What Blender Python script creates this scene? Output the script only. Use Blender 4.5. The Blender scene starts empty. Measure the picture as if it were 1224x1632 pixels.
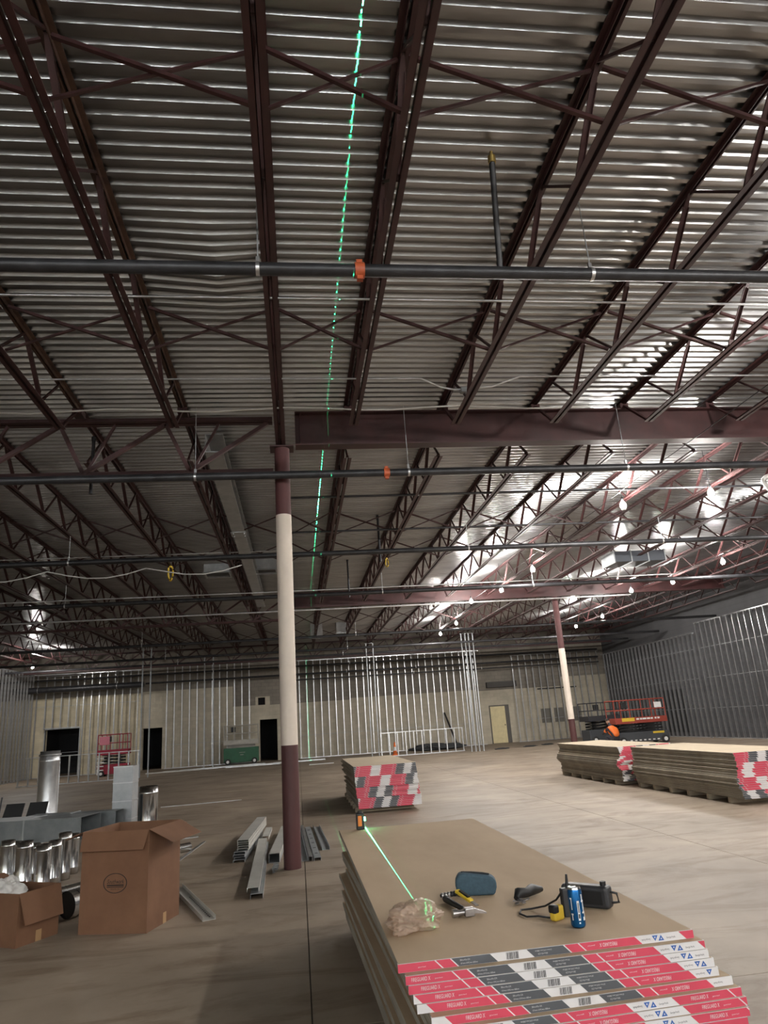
import bpy, math, random
from mathutils import Vector, Matrix, Euler
random.seed(7)
sc = bpy.context.scene
col = sc.collection
PI = math.pi

# ------------------------------------------------------------------ camera
F_PX, YAW, PITCH, ROLL, EYE = 1104.2, 0.13788, 0.29288, -0.06983, 1.65
def cam_axes():
    cy, sy = math.cos(YAW), math.sin(YAW)
    r = Vector((cy, -sy, 0)); f0 = Vector((sy, cy, 0)); u0 = Vector((0, 0, 1))
    f = f0*math.cos(PITCH) + u0*math.sin(PITCH)
    u = u0*math.cos(PITCH) - f0*math.sin(PITCH)
    return r*math.cos(ROLL) + u*math.sin(ROLL), u*math.cos(ROLL) - r*math.sin(ROLL), f
CR, CU, CF = cam_axes()
cd = bpy.data.cameras.new('camera'); cam = bpy.data.objects.new('camera', cd); col.objects.link(cam)
cd.sensor_fit = 'VERTICAL'; cd.sensor_height = 36.0; cd.lens = F_PX/1632*36.0
cd.clip_start = 0.05; cd.clip_end = 300
cam.matrix_world = Matrix(((CR.x, CU.x, -CF.x, 0), (CR.y, CU.y, -CF.y, 0), (CR.z, CU.z, -CF.z, EYE), (0, 0, 0, 1)))
sc.camera = cam
def ray(x, y): return CF + CR*((x-612)/F_PX) - CU*((y-816)/F_PX)
def fl(x, y, z=0.0):
    d = ray(x, y); return Vector((0, 0, EYE)) + d*((z-EYE)/d.z)
def aty(x, y, Y):
    d = ray(x, y); return Vector((0, 0, EYE)) + d*(Y/d.y)

# ------------------------------------------------------------------ world, exposure
w = bpy.data.worlds.new('world'); sc.world = w; w.use_nodes = True
w.node_tree.nodes['Background'].inputs[0].default_value = (0.5, 0.55, 0.6, 1)
w.node_tree.nodes['Background'].inputs[1].default_value = 0.02
sc.view_settings.view_transform = 'Standard'; sc.view_settings.look = 'None'
sc.view_settings.gamma = 1.0; sc.view_settings.use_curve_mapping = False
sc.view_settings.exposure = 1.15
LAMP_W = 300.0
LAMP_COL = (1.0, 0.96, 0.92)
REAR_W = 540.0
LASER_W = 4500.0

# ------------------------------------------------------------------ helpers
def tag(o, label=None, cat=None, group=None, kind=None):
    if label: o['label'] = label
    if cat: o['category'] = cat
    if group: o['group'] = group
    if kind: o['kind'] = kind
    return o
def empty(name, loc=(0, 0, 0), rz=0.0, parent=None):
    o = bpy.data.objects.new(name, None); col.objects.link(o)
    o.location = loc; o.rotation_euler = (0, 0, rz); o.empty_display_size = 0.1
    if parent: o.parent = parent
    return o
def thing(name, label, cat, loc=(0, 0, 0), rz=0.0, group=None):
    return tag(empty(name, loc, rz), label, cat, group)
class MB:
    def __init__(s): s.v = []; s.f = []; s.m = []; s.sm = []
    def add(s, vs, fs, mi=0, smooth=False):
        b = len(s.v); s.v += [tuple(p) for p in vs]
        for f in fs: s.f.append(tuple(i+b for i in f)); s.m.append(mi); s.sm.append(smooth)
        return s
    def box(s, x0, x1, y0, y1, z0, z1, mi=0):
        vs = [(x, y, z) for z in (z0, z1) for x, y in ((x0, y0), (x1, y0), (x1, y1), (x0, y1))]
        return s.add(vs, [(3, 2, 1, 0), (4, 5, 6, 7), (0, 1, 5, 4), (1, 2, 6, 5), (2, 3, 7, 6), (3, 0, 4, 7)], mi)
    def cbox(s, c, d, mi=0):
        return s.box(c[0]-d[0]/2, c[0]+d[0]/2, c[1]-d[1]/2, c[1]+d[1]/2, c[2]-d[2]/2, c[2]+d[2]/2, mi)
    def bar(s, p0, p1, w, h, mi=0, up=(0, 0, 1), w1=None, h1=None):
        p0 = Vector(p0); p1 = Vector(p1); d = (p1-p0).normalized(); u = Vector(up)
        if abs(d.dot(u)) > 0.98: u = Vector((0, 1, 0))
        r = d.cross(u).normalized(); u = r.cross(d)
        w1 = w if w1 is None else w1; h1 = h if h1 is None else h1
        vs = [p0+r*a*w/2+u*b*h/2 for a, b in ((-1, -1), (1, -1), (1, 1), (-1, 1))] + [p1+r*a*w1/2+u*b*h1/2 for a, b in ((-1, -1), (1, -1), (1, 1), (-1, 1))]
        return s.add(vs, [(0, 1, 2, 3), (7, 6, 5, 4), (4, 5, 1, 0), (5, 6, 2, 1), (6, 7, 3, 2), (7, 4, 0, 3)], mi)
    def cyl(s, p0, p1, r, n=12, mi=0, r1=None, caps=True):
        p0 = Vector(p0); p1 = Vector(p1); d = (p1-p0).normalized(); u = Vector((0, 0, 1))
        if abs(d.z) > 0.95: u = Vector((0, 1, 0))
        a = d.cross(u).normalized(); b = a.cross(d); r1 = r if r1 is None else r1
        vs = [p0+(a*math.cos(t)+b*math.sin(t))*r for t in [2*PI*i/n for i in range(n)]] + [p1+(a*math.cos(t)+b*math.sin(t))*r1 for t in [2*PI*i/n for i in range(n)]]
        s.add(vs, [(i, (i+1) % n, n+(i+1) % n, n+i) for i in range(n)], mi, True)
        if caps: s.add(vs, [tuple(reversed(range(n))), tuple(range(n, 2*n))], mi)
        return s
    def lathe(s, prof, n=20, mi=0, c=(0, 0, 0), smooth=True):
        vs = [(c[0]+r*math.cos(2*PI*i/n), c[1]+r*math.sin(2*PI*i/n), c[2]+z) for r, z in prof for i in range(n)]
        fs = [(k*n+i, k*n+(i+1) % n, (k+1)*n+(i+1) % n, (k+1)*n+i) for k in range(len(prof)-1) for i in range(n)]
        return s.add(vs, fs, mi, smooth)
    def tube(s, pts, r, n=6, mi=0):
        pts = [Vector(p) for p in pts]; rings = []
        for i, p in enumerate(pts):
            d = (pts[min(i+1, len(pts)-1)]-pts[max(i-1, 0)]).normalized(); u = Vector((0, 0, 1))
            if abs(d.z) > 0.95: u = Vector((0, 1, 0))
            a = d.cross(u).normalized(); b = a.cross(d)
            rr = r[i] if isinstance(r, (list, tuple)) else r
            rings += [p+(a*math.cos(2*PI*k/n)+b*math.sin(2*PI*k/n))*rr for k in range(n)]
        fs = [(k*n+i, k*n+(i+1) % n, (k+1)*n+(i+1) % n, (k+1)*n+i) for k in range(len(pts)-1) for i in range(n)]
        m = len(pts)
        s.add(rings, fs, mi, True)
        return s.add(rings, [tuple(reversed(range(n))), tuple(range((m-1)*n, m*n))], mi)
    def quad(s, a, b, c, d, mi=0): return s.add([a, b, c, d], [(0, 1, 2, 3)], mi)
    def slab(s, quadpts, n, t, mi=0):
        q = [Vector(p) for p in quadpts]; n = Vector(n).normalized()*t
        vs = q + [p+n for p in q]
        return s.add(vs, [(3, 2, 1, 0), (4, 5, 6, 7), (0, 1, 5, 4), (1, 2, 6, 5), (2, 3, 7, 6), (3, 0, 4, 7)], mi)
    def mesh(s, name, mats):
        me = bpy.data.meshes.new(name); me.from_pydata(s.v, [], s.f)
        for m in (mats if isinstance(mats, (list, tuple)) else [mats]): me.materials.append(m)
        me.polygons.foreach_set('material_index', s.m); me.polygons.foreach_set('use_smooth', s.sm)
        me.update(); return me
    def build(s, name, mats, parent=None, loc=None, rz=None):
        return put(name, s.mesh(name, mats), parent, loc, rz)
def put(name, me, parent=None, loc=None, rz=None):
    o = bpy.data.objects.new(name, me); col.objects.link(o)
    if parent: o.parent = parent
    if loc is not None: o.location = loc
    if rz is not None: o.rotation_euler = (0, 0, rz)
    return o
def bevel(o, wd, seg=2):
    m = o.modifiers.new('bevel', 'BEVEL'); m.width = wd; m.segments = seg; m.limit_method = 'ANGLE'; return o
ORD = ['topmost', 'second', 'third', 'fourth', 'fifth', 'sixth', 'seventh', 'eighth', 'ninth', 'tenth', 'eleventh', 'twelfth', 'thirteenth',
       'fourteenth', 'fifteenth', 'sixteenth', 'seventeenth', 'eighteenth', 'nineteenth', 'twentieth', 'twenty-first', 'twenty-second', 'twenty-third', 'twenty-fourth', 'twenty-fifth', 'twenty-sixth']
NTH = ['first'] + ORD[1:]

# ------------------------------------------------------------------ materials
MATS = {}
def mat(name, c, rough=0.6, metal=0.0, var=0.0, scale=5.0, c2=None, bump=0.0, stretch=(1, 1, 1), emit=None, es=0.0, coords='Object', trans=0.0, alpha=None, sss=0.0, detail=6.0):
    if name in MATS: return MATS[name]
    m = bpy.data.materials.new(name); m.use_nodes = True; nt = m.node_tree; b = nt.nodes['Principled BSDF']
    b.inputs['Base Color'].default_value = (*c, 1); b.inputs['Roughness'].default_value = rough; b.inputs['Metallic'].default_value = metal
    if trans: b.inputs['Transmission Weight'].default_value = trans
    if alpha is not None: b.inputs['Alpha'].default_value = alpha
    if emit: b.inputs['Emission Color'].default_value = (*emit, 1); b.inputs['Emission Strength'].default_value = es
    if var or c2 or bump:
        tc = nt.nodes.new('ShaderNodeTexCoord'); mp = nt.nodes.new('ShaderNodeMapping'); mp.inputs['Scale'].default_value = stretch
        nz = nt.nodes.new('ShaderNodeTexNoise'); nz.inputs['Scale'].default_value = scale; nz.inputs['Detail'].default_value = detail; nz.inputs['Roughness'].default_value = 0.62
        nt.links.new(tc.outputs[coords], mp.inputs[0]); nt.links.new(mp.outputs[0], nz.inputs['Vector'])
        if c2 is None: c2 = tuple(max(0, x*(1-var)) for x in c); ca = tuple(min(1, x*(1+var)) for x in c)
        else: ca = c
        rp = nt.nodes.new('ShaderNodeValToRGB'); rp.color_ramp.elements[0].position = 0.32; rp.color_ramp.elements[1].position = 0.68
        rp.color_ramp.elements[0].color = (*c2, 1); rp.color_ramp.elements[1].color = (*ca, 1)
        nt.links.new(nz.outputs['Fac'], rp.inputs[0]); nt.links.new(rp.outputs[0], b.inputs['Base Color'])
        if bump:
            bp = nt.nodes.new('ShaderNodeBump'); bp.inputs['Strength'].default_value = bump; bp.inputs['Distance'].default_value = 0.02
            nt.links.new(nz.outputs['Fac'], bp.inputs['Height']); nt.links.new(bp.outputs[0], b.inputs['Normal'])
    MATS[name] = m; return m
def block_mat(name, c, mortar, var=0.12):
    if name in MATS: return MATS[name]
    m = mat(name, c, 0.85, 0, var, 1.2); nt = m.node_tree; b = nt.nodes['Principled BSDF']
    tc = nt.nodes.new('ShaderNodeTexCoord'); mp = nt.nodes.new('ShaderNodeMapping'); mp.inputs['Rotation'].default_value = (PI/2, 0, 0)
    br = nt.nodes.new('ShaderNodeTexBrick'); br.inputs['Scale'].default_value = 1.0; br.inputs['Brick Width'].default_value = 0.4; br.inputs['Row Height'].default_value = 0.2
    br.inputs['Mortar Size'].default_value = 0.012; br.inputs['Color1'].default_value = (1, 1, 1, 1); br.inputs['Color2'].default_value = (0.88, 0.88, 0.88, 1); br.inputs['Mortar'].default_value = (mortar, mortar, mortar, 1)
    mx = nt.nodes.new('ShaderNodeMix'); mx.data_type = 'RGBA'; mx.blend_type = 'MULTIPLY'; mx.inputs[0].default_value = 1.0
    rp = [n for n in nt.nodes if n.type == 'VALTORGB'][0]
    nt.links.new(tc.outputs['Object'], mp.inputs[0]); nt.links.new(mp.outputs[0], br.inputs['Vector'])
    nt.links.new(rp.outputs[0], mx.inputs[6]); nt.links.new(br.outputs['Color'], mx.inputs[7]); nt.links.new(mx.outputs[2], b.inputs['Base Color'])
    return m
M_STEEL = mat('red_oxide_steel', (0.062, 0.020, 0.020), 0.55, 0.0, c2=(0.034, 0.013, 0.013), scale=2.5)
M_STEEL_W = mat('weathered_red_oxide_steel', (0.13, 0.07, 0.045), 0.7, 0.0, c2=(0.04, 0.02, 0.017), scale=4)
M_DECK = mat('galvanized_deck', (0.43, 0.435, 0.44), 0.29, 0.95, c2=(0.30, 0.30, 0.30), scale=1.6, stretch=(0.35, 1.5, 1))
M_GALV = mat('galvanized_steel', (0.66, 0.67, 0.68), 0.33, 0.9, c2=(0.5, 0.51, 0.53), scale=6)
M_GALVDULL = mat('dull_galvanized_steel', (0.50, 0.52, 0.53), 0.5, 0.8, c2=(0.38, 0.40, 0.42), scale=4)
M_SHINY = mat('bright_sheet_steel', (0.80, 0.81, 0.82), 0.16, 1.0, c2=(0.62, 0.63, 0.64), scale=3, stretch=(2, 2, 0.4))
M_BLACKPIPE = mat('black_iron_pipe', (0.045, 0.045, 0.05), 0.4, 0.3, c2=(0.02, 0.02, 0.022), scale=5)
M_RED_CPL = mat('orange_red_coupling', (0.45, 0.09, 0.03), 0.5, 0, var=0.25)
M_FLOOR = mat('concrete_floor', (0.385, 0.31, 0.235), 0.6, 0, c2=(0.225, 0.178, 0.132), scale=0.55, bump=0.03, coords='Object', detail=10)
nt = M_FLOOR.node_tree; bs = nt.nodes['Principled BSDF']; rp0 = [n for n in nt.nodes if n.type == 'VALTORGB'][0]; tc0 = [n for n in nt.nodes if n.type == 'TEX_COORD'][0]
mp2 = nt.nodes.new('ShaderNodeMapping'); mp2.inputs['Scale'].default_value = (0.55, 1.6, 1); nz2 = nt.nodes.new('ShaderNodeTexNoise'); nz2.inputs['Scale'].default_value = 1.1; nz2.inputs['Detail'].default_value = 9; nz2.inputs['Roughness'].default_value = .68; nz2.inputs['Distortion'].default_value = 1.2
rp2 = nt.nodes.new('ShaderNodeValToRGB'); rp2.color_ramp.elements[0].position = .34; rp2.color_ramp.elements[0].color = (.62, .57, .52, 1); rp2.color_ramp.elements[1].position = .52; rp2.color_ramp.elements[1].color = (1, 1, 1, 1)
mxf = nt.nodes.new('ShaderNodeMix'); mxf.data_type = 'RGBA'; mxf.blend_type = 'MULTIPLY'; mxf.inputs[0].default_value = 1
nt.links.new(tc0.outputs['Object'], mp2.inputs[0]); nt.links.new(mp2.outputs[0], nz2.inputs['Vector']); nt.links.new(nz2.outputs['Fac'], rp2.inputs[0])
nt.links.new(rp0.outputs[0], mxf.inputs[6]); nt.links.new(rp2.outputs[0], mxf.inputs[7]); nt.links.new(mxf.outputs[2], bs.inputs['Base Color'])
M_JOINT = mat('concrete_joint', (0.10, 0.085, 0.07), 0.9)
M_CREAM = block_mat('cream_painted_block', (0.62, 0.55, 0.40), 0.9)
M_BEIGE = block_mat('beige_painted_block', (0.52, 0.47, 0.37), 0.88)
M_GREYBLK = block_mat('bare_grey_block', (0.24, 0.215, 0.18), 0.75)
M_DARKWALL = block_mat('dark_grey_block', (0.085, 0.085, 0.09), 0.8)
M_WHITEBLK = block_mat('white_painted_block', (0.78, 0.76, 0.72), 0.92)
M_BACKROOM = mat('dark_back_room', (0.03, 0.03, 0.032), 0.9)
M_COLWHITE = mat('offwhite_column_paint', (0.66, 0.58, 0.50), 0.7, 0, var=0.06, scale=3)
M_COLRED = mat('maroon_column_paint', (0.095, 0.03, 0.03), 0.65, 0, c2=(0.06, 0.022, 0.022), scale=5, stretch=(1, 1, 0.2))
M_PAPER = mat('brown_board_paper', (0.50, 0.375, 0.25), 0.85, 0, c2=(0.41, 0.30, 0.195), scale=1.6, stretch=(1, .4, 1))
M_PAPERL = mat('tan_board_paper', (0.50, 0.41, 0.29), 0.85, 0, var=0.08, scale=2)
M_GYP = mat('gypsum_edge', (0.40, 0.365, 0.30), 0.9, 0, c2=(0.25, 0.225, 0.185), scale=7, stretch=(0.3, 0.3, 6))
M_TRED = mat('tape_red', (0.62, 0.06, 0.105), 0.5, 0, var=0.06)
M_TWHITE = mat('tape_white', (0.72, 0.70, 0.70), 0.5, 0, var=0.04)
M_TGREY = mat('tape_grey', (0.085, 0.09, 0.10), 0.5, 0, var=0.08)
M_TBLUE = mat('tape_blue', (0.03, 0.12, 0.42), 0.5)
M_TBLACK = mat('print_black', (0.015, 0.015, 0.017), 0.6)
M_WOOD = mat('dunnage_board', (0.36, 0.30, 0.22), 0.85, 0, var=0.15)
M_CARD = mat('cardboard', (0.20, 0.098, 0.052), 0.8, 0, c2=(0.155, 0.073, 0.038), scale=3)
M_CARDIN = mat('cardboard_inside', (0.25, 0.13, 0.07), 0.85, 0, var=0.1)
M_BLACK = mat('black_plastic', (0.012, 0.012, 0.013), 0.5)
M_RUBBER = mat('rubber_tyre', (0.03, 0.03, 0.03), 0.85)
M_WHITE = mat('white_paint', (0.75, 0.75, 0.74), 0.5)
M_YELLOW = mat('yellow_plastic', (0.70, 0.48, 0.04), 0.5)

# ------------------------------------------------------------------ dimensions of the hall
X0, X1, Y0, Y1 = -19.5, 18.5, -12.0, 41.0
DECK = 6.22
GIRD = [-5.0, 9.5, 24.0, 38.5]

# ------------------------------------------------------------------ floor: slabs with sawn joints
floor = MB().box(X0-.4, X1+.4, Y0-.4, Y1+6, -0.30, -0.012).build('floor', M_JOINT); tag(floor, kind='structure')
xs = [X0-.4, -14.3, -9.55, -4.8, 0.03, 4.7, 9.4, 14.1, X1+.4]; ys = [Y0-.4, -9.8, -5.0, -0.2, 4.65, 9.28, 14.3, 19.2, 24.0, 28.9, 33.7, 38.5, Y1+6]
for i in range(len(xs)-1):
    for j in range(len(ys)-1):
        g = 0.004
        MB().box(xs[i]+g, xs[i+1]-g, ys[j]+g, ys[j+1]-g, -0.012, 0.0).build('floor_slab', M_FLOOR, floor)

# ------------------------------------------------------------------ ceiling: corrugated steel deck sheets
ceiling = tag(empty('ceiling', (0, 0, DECK)), kind='structure')
PIT = 0.145
def deck_sheet(nr, dent=None):
    mb = MB(); prof = []
    for k in range(nr):
        y = k*PIT; prof += [(y, 0.0), (y+0.044, 0.0), (y+0.062, 0.038), (y+0.126, 0.038)]
    prof.append((nr*PIT, 0.0))
    xr = [X0-.3, X1+.3] if dent is None else [X0-.3, -1.45, -1.0, -0.72, -0.68, -0.4, -0.2, X1+.3]
    vs = []
    for y, z in prof:
        for x in xr:
            dz = 0.0
            if dent is not None:
                e = max(0.0, 1-abs(y+dent-6.3)/1.1); t = max(0.0, 1-abs(x+0.70)/(0.75 if x < -0.7 else 0.5)); dz = -0.075*e*t
            vs.append((x, y, z+dz))
    n = len(xr); fs = [(r*n+c, (r+1)*n+c, (r+1)*n+c+1, r*n+c+1) for r in range(len(prof)-1) for c in range(n-1)]
    return mb.add(vs, fs).mesh('deck_sheet', M_DECK)
sheet6 = deck_sheet(6); y = Y0-0.3
while y < Y1+0.2:
    d = 5.2-0.87 < y < 7.4
    put('deck_sheet', deck_sheet(6, y) if d else sheet6, ceiling, (0, y, 0)); y += 6*PIT
put('roof_cover', MB().box(X0-.3, X1+.3, Y0-.3, Y1+.4, 0.045, 0.10).mesh('roof_cover', M_BACKROOM), ceiling)

# ------------------------------------------------------------------ walls
def holed_wall(name, axis, pos, thick, a0, a1, holes, zones, default, parent=None, ztop=DECK+0.03):
    """wall of rectangular cells; holes = (a0,a1,z0,z1); zones = (a0,a1,z0,z1,slot)"""
    A = sorted({a0, a1, *[h[0] for h in holes], *[h[1] for h in holes], *[z[0] for z in zones], *[z[1] for z in zones]})
    Z = sorted({0.0, ztop, *[h[2] for h in holes], *[h[3] for h in holes], *[z[2] for z in zones], *[z[3] for z in zones]})
    A = [a for a in A if a0 <= a <= a1]; mb = MB(); mats = [default] + [z[4] for z in zones]
    for i in range(len(A)-1):
        for k in range(len(Z)-1):
            ca, cz = (A[i]+A[i+1])/2, (Z[k]+Z[k+1])/2
            if any(h[0] < ca < h[1] and h[2] < cz < h[3] for h in holes): continue
            mi = 0
            for q, z in enumerate(zones):
                if z[0] < ca < z[1] and z[2] < cz < z[3]: mi = q+1
            if axis == 'y': mb.box(A[i], A[i+1], pos, pos+thick, Z[k], Z[k+1], mi)
            else: mb.box(pos, pos+thick, A[i], A[i+1], Z[k], Z[k+1], mi)
    return tag(mb.build(name, mats), kind='structure')
HOLES = [(-13.5, -11.75, 0, 2.42), (-8.45, -7.40, 0, 2.15), (-2.13, -1.17, 0, 2.20), (-2.22, -1.82, 3.0, 3.4)]
wall_back = holed_wall('wall_back', 'y', Y1, 0.3, X0, X1+.4, HOLES,
    [(X0, -8.5, 0, 4.05, M_CREAM), (-8.5, -3.6, 0, 4.1, M_BEIGE), (-3.6, -2.35, 0, 3.0, M_BEIGE), (-2.35, -1.55, 0, 3.45, M_BEIGE), (-1.55, X1, 0, 2.98, M_BEIGE), (3.0, 10.4, 0, 3.06, M_BEIGE), (15.6, X1, 2.98, 3.5, M_BEIGE)], M_GREYBLK)
wall_right = holed_wall('wall_right', 'x', X1, 0.3, Y0-.3, Y1, [], [], M_DARKWALL)
wall_left = holed_wall('wall_left', 'x', X0-.3, 0.3, Y0-.3, Y1, [], [(Y0, Y1, 0, 3.0, M_BEIGE)], M_GREYBLK)
wall_front = holed_wall('wall_front', 'y', Y0-.3, 0.3, X0, X1, [], [], M_WHITEBLK)
# unlit rooms behind the openings
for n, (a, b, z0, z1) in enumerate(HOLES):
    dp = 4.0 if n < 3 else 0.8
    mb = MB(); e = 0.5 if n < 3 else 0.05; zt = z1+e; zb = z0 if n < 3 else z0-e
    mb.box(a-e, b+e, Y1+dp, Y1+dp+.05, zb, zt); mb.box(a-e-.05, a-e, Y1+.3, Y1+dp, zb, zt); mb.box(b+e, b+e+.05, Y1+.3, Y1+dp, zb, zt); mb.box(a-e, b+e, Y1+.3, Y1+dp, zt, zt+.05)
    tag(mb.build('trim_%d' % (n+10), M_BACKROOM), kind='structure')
def door_frame(n, a, b, z, m):
    mb = MB(); mb.box(a-.05, a, Y1-.04, Y1+.1, 0, z+.05); mb.box(b, b+.05, Y1-.04, Y1+.1, 0, z+.05); mb.box(a, b, Y1-.04, Y1+.1, z, z+.05)
    return tag(mb.build('trim_%d' % n, m), kind='structure')
door_frame(1, -13.5, -11.75, 2.42, M_GALVDULL)
# pale door standing in its dark frame, right of centre
dr = tag(empty('door_1', (11.1, Y1-.02, 0)), kind='structure')
bevel(MB().box(0.0, 0.88, -0.03, 0.03, 0.02, 2.05).build('door_leaf', mat('pale_yellow_door', (0.72, 0.62, 0.36), 0.6, 0, var=0.08), dr), 0.005)
MB().box(-.05, 0, -.04, .03, 0, 2.12).box(0.88, 1.12, -.04, .03, 0, 2.12).box(0, .88, -.04, .03, 2.06, 2.12).build('door_frame', mat('dark_door_frame', (0.12, 0.11, 0.10), 0.7), dr)
MB().cyl((.80, -.03, 1.0), (.80, -.08, 1.0), 0.03, 10).build('door_handle', M_BLACK, dr)

# ------------------------------------------------------------------ steel: columns
def column(loc, h, wh0, wh1, label):
    t = thing('steel_column', label, 'column', loc, 0, 'round steel columns')
    r = 0.108
    MB().lathe([(r, 0), (r, wh0)], 28).build('lower_shaft', M_COLRED, t)
    MB().lathe([(r+.001, wh0), (r+.001, wh1)], 28).build('painted_shaft', M_COLWHITE, t)
    MB().lathe([(r, wh1), (r, h)], 28).build('upper_shaft', M_COLRED, t)
    MB().cbox((0, 0, h+.01), (.34, .26, .02)).build('cap_plate', M_STEEL, t)
    return t
column((-0.12, 9.5, 0), 5.54, 1.44, 4.53, 'nearest round steel column, off-white with maroon foot and top')
column((9.33, 24.0, 0), 5.54, 1.30, 3.70, 'far round steel column behind the drywall stacks at right')

# ------------------------------------------------------------------ steel: girders
def i_beam(name, x0, x1, Y, label):
    t = thing(name, label, 'beam', ((x0+x1)/2, Y, 5.57)); L = (x1-x0)/2
    MB().box(-L, L, -.1, .1, 0, .018).build('bottom_flange', M_STEEL, t)
    MB().box(-L, L, -.1, .1, .512, .53).build('top_flange', M_STEEL, t)
    MB().box(-L, L, -.006, .006, .018, .512).build('web_plate', M_STEEL, t)
    mb = MB()
    for x in (-L+.08, L-.08): mb.box(x-.006, x+.006, -.095, .095, .018, .512)
    mb.build('stiffener', M_STEEL, t); return t
i_beam('steel_girder', 0.08, 14.0, 9.5, 'deep maroon steel girder running right from the near column')
i_beam('steel_girder', -0.05, 16.0, 24.0, 'far maroon steel girder crossing behind the near column top')
def truss(Y, x0, x1, label):
    t = thing('truss_girder', label, 'truss', ((x0+x1)/2, Y, 5.12), 0, 'truss girders left of the columns'); L = (x1-x0)/2
    for nm, z in (('top_chord', .86), ('bottom_chord', 0.05)):
        for s in (-1, 1):
            mb = MB(); mb.box(-L, L, s*.015, s*.095, z-.006, z+.006) if s > 0 else mb.box(-L, L, -.095, -.015, z-.006, z+.006)
            mb.box(-L, L, min(s*.015, s*.023), max(s*.015, s*.023), z, z+.075 if nm == 'bottom_chord' else z+.075); mb.build(nm, M_STEEL, t)
    P = 1.45; n = int(2*L/P)
    for k in range(n+1):
        x = L - 0.07 - k*P
        if x-P < -L: break
        MB().bar((x, 0, .84), (x-P+.35, 0, .1), .055, .055).build('diagonal', M_STEEL, t)
        MB().bar((x-P+.35, 0, .1), (x-P, 0, .84), .055, .055).build('diagonal', M_STEEL, t)
        MB().bar((x-P+.38, 0, .1), (x-.7, 0, .84), .035, .035).build('vertical_strut', M_STEEL, t)
    return t
truss(9.5, -9.4, -0.25, 'maroon open truss girder running left from the near column')
truss(24.0, -19.0, -0.25, 'dark open truss girder crossing the hall behind the near one')
truss(38.5, -19.0, 18.0, 'farthest open truss girder close to the back wall')

# ------------------------------------------------------------------ steel: open web joists
JL = 14.5; BOT = 5.60
def chord(y0, y1, z, up):
    mb = MB(); t = .006; s = 1 if up else -1
    for sx in (-1, 1):
        a, b = sorted((sx*.013, sx*.065)); mb.box(a, b, y0, y1, z, z+t) if up else mb.box(a, b, y0, y1, z-t, z)
        a, b = sorted((sx*.013, sx*.019)); mb.box(a, b, y0, y1, *(sorted((z, z+s*.05))))
    return mb
me_top = chord(0, JL, DECK-.002-BOT, False).mesh('top_chord', M_STEEL)
me_topw = chord(0, JL, DECK-.002-BOT, False).mesh('top_chord', M_STEEL_W)
me_bot = chord(0.55, JL-.68, 0, True).mesh('bottom_chord', M_STEEL)
me_botlong = chord(0.55, JL-.02, 0, True).mesh('bottom_chord', M_STEEL)
HT = DECK-BOT-.03
def web_thick():
    mb = MB(); p0 = Vector((0, 0, HT)); p1 = Vector((0, .60, .03)); a = p0.lerp(p1, .14); b = p0.lerp(p1, .86)
    mb.bar(p0, a, .022, .03, 0, w1=.05, h1=.012); mb.bar(a, b, .05, .012); mb.bar(a+Vector((.022, 0, 0)), b+Vector((.022, 0, 0)), .006, .045); mb.bar(b, p1, .05, .012, 0, w1=.022, h1=.03); return mb
def web_thin(): return MB().bar((0, 0, HT), (0, -.625, .03), .026, .026)
me_wa = web_thick().mesh('web_diagonal', M_STEEL); me_wb = web_thin().mesh('web_diagonal', M_STEEL)
me_end = MB().bar((0, 0, .03), (0, .62, HT-.02), .04, .03).mesh('end_diagonal', M_STEEL)
me_seat = MB().cbox((0, 0, 0), (.13, .16, .085)).mesh('bearing_seat', M_STEEL)
nodes = [.55+1.25*k for k in range(11)]
def web_joined():
    mb = MB()
    for y in nodes:
        if y+.625 < JL-.6:
            for q, tgt in ((web_thin(), y+1.25-.625+.0),): pass
        mb.bar((0, y-.6, HT), (0, y, .03), .045, .02); mb.bar((0, y, .03), (0, y+.625, HT), .026, .026)
    return mb
me_wj = web_joined().mesh('web', M_STEEL)
joist_x = []
def joist(x, ybase, label, group, detail=True, long=False, weath=False):
    t = thing('roof_joist', label, 'joist', (x, ybase, BOT), 0, group)
    put('top_chord', me_topw if weath else me_top, t); put('bottom_chord', me_botlong if long else me_bot, t)
    if detail:
        for y in nodes:
            if y-.6 > 0: put('web_diagonal', me_wa, t, (0, y-.6, 0))
            if y+.625 < JL: put('web_diagonal', me_wb, t, (0, y+.625, 0))
        put('end_diagonal', me_end, t, (0, JL-.68, 0))
        put('bearing_seat', me_seat, t, (0, JL-.02, GIRD[1]+0*1+(6.10-BOT)+.045-GIRD[1]))
        put('bearing_seat', me_seat, t, (0, .02, (6.10-BOT)+.045))
    else:
        put('web', me_wj, t)
    return t
RX = [0.88+1.45*k for k in range(13)]; LX = [-1.53-1.45*k for k in range(13)]; CX = -0.14
BAYS = [(GIRD[0], 'near', 9, 4, True), (GIRD[1], 'middle', 12, 9, True), (GIRD[2], 'far', 12, 12, False)]
for yb, nm, nr, nl, det in BAYS:
    grp = 'open web roof joists of the %s bay' % nm
    joist(CX, yb, 'maroon open-web roof joist of the %s bay in line with the column' % nm, grp, det, long=(nm == 'near'))
    for k in range(nr): joist(RX[k], yb, 'maroon open-web roof joist of the %s bay, %s to the right of the column line' % (nm, NTH[k]), grp, det)
    for k in range(nl): joist(LX[k], yb, 'maroon open-web roof joist of the %s bay, %s to the left of the column line' % (nm, NTH[k]), grp, det, weath=(nm == 'near'))
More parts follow.
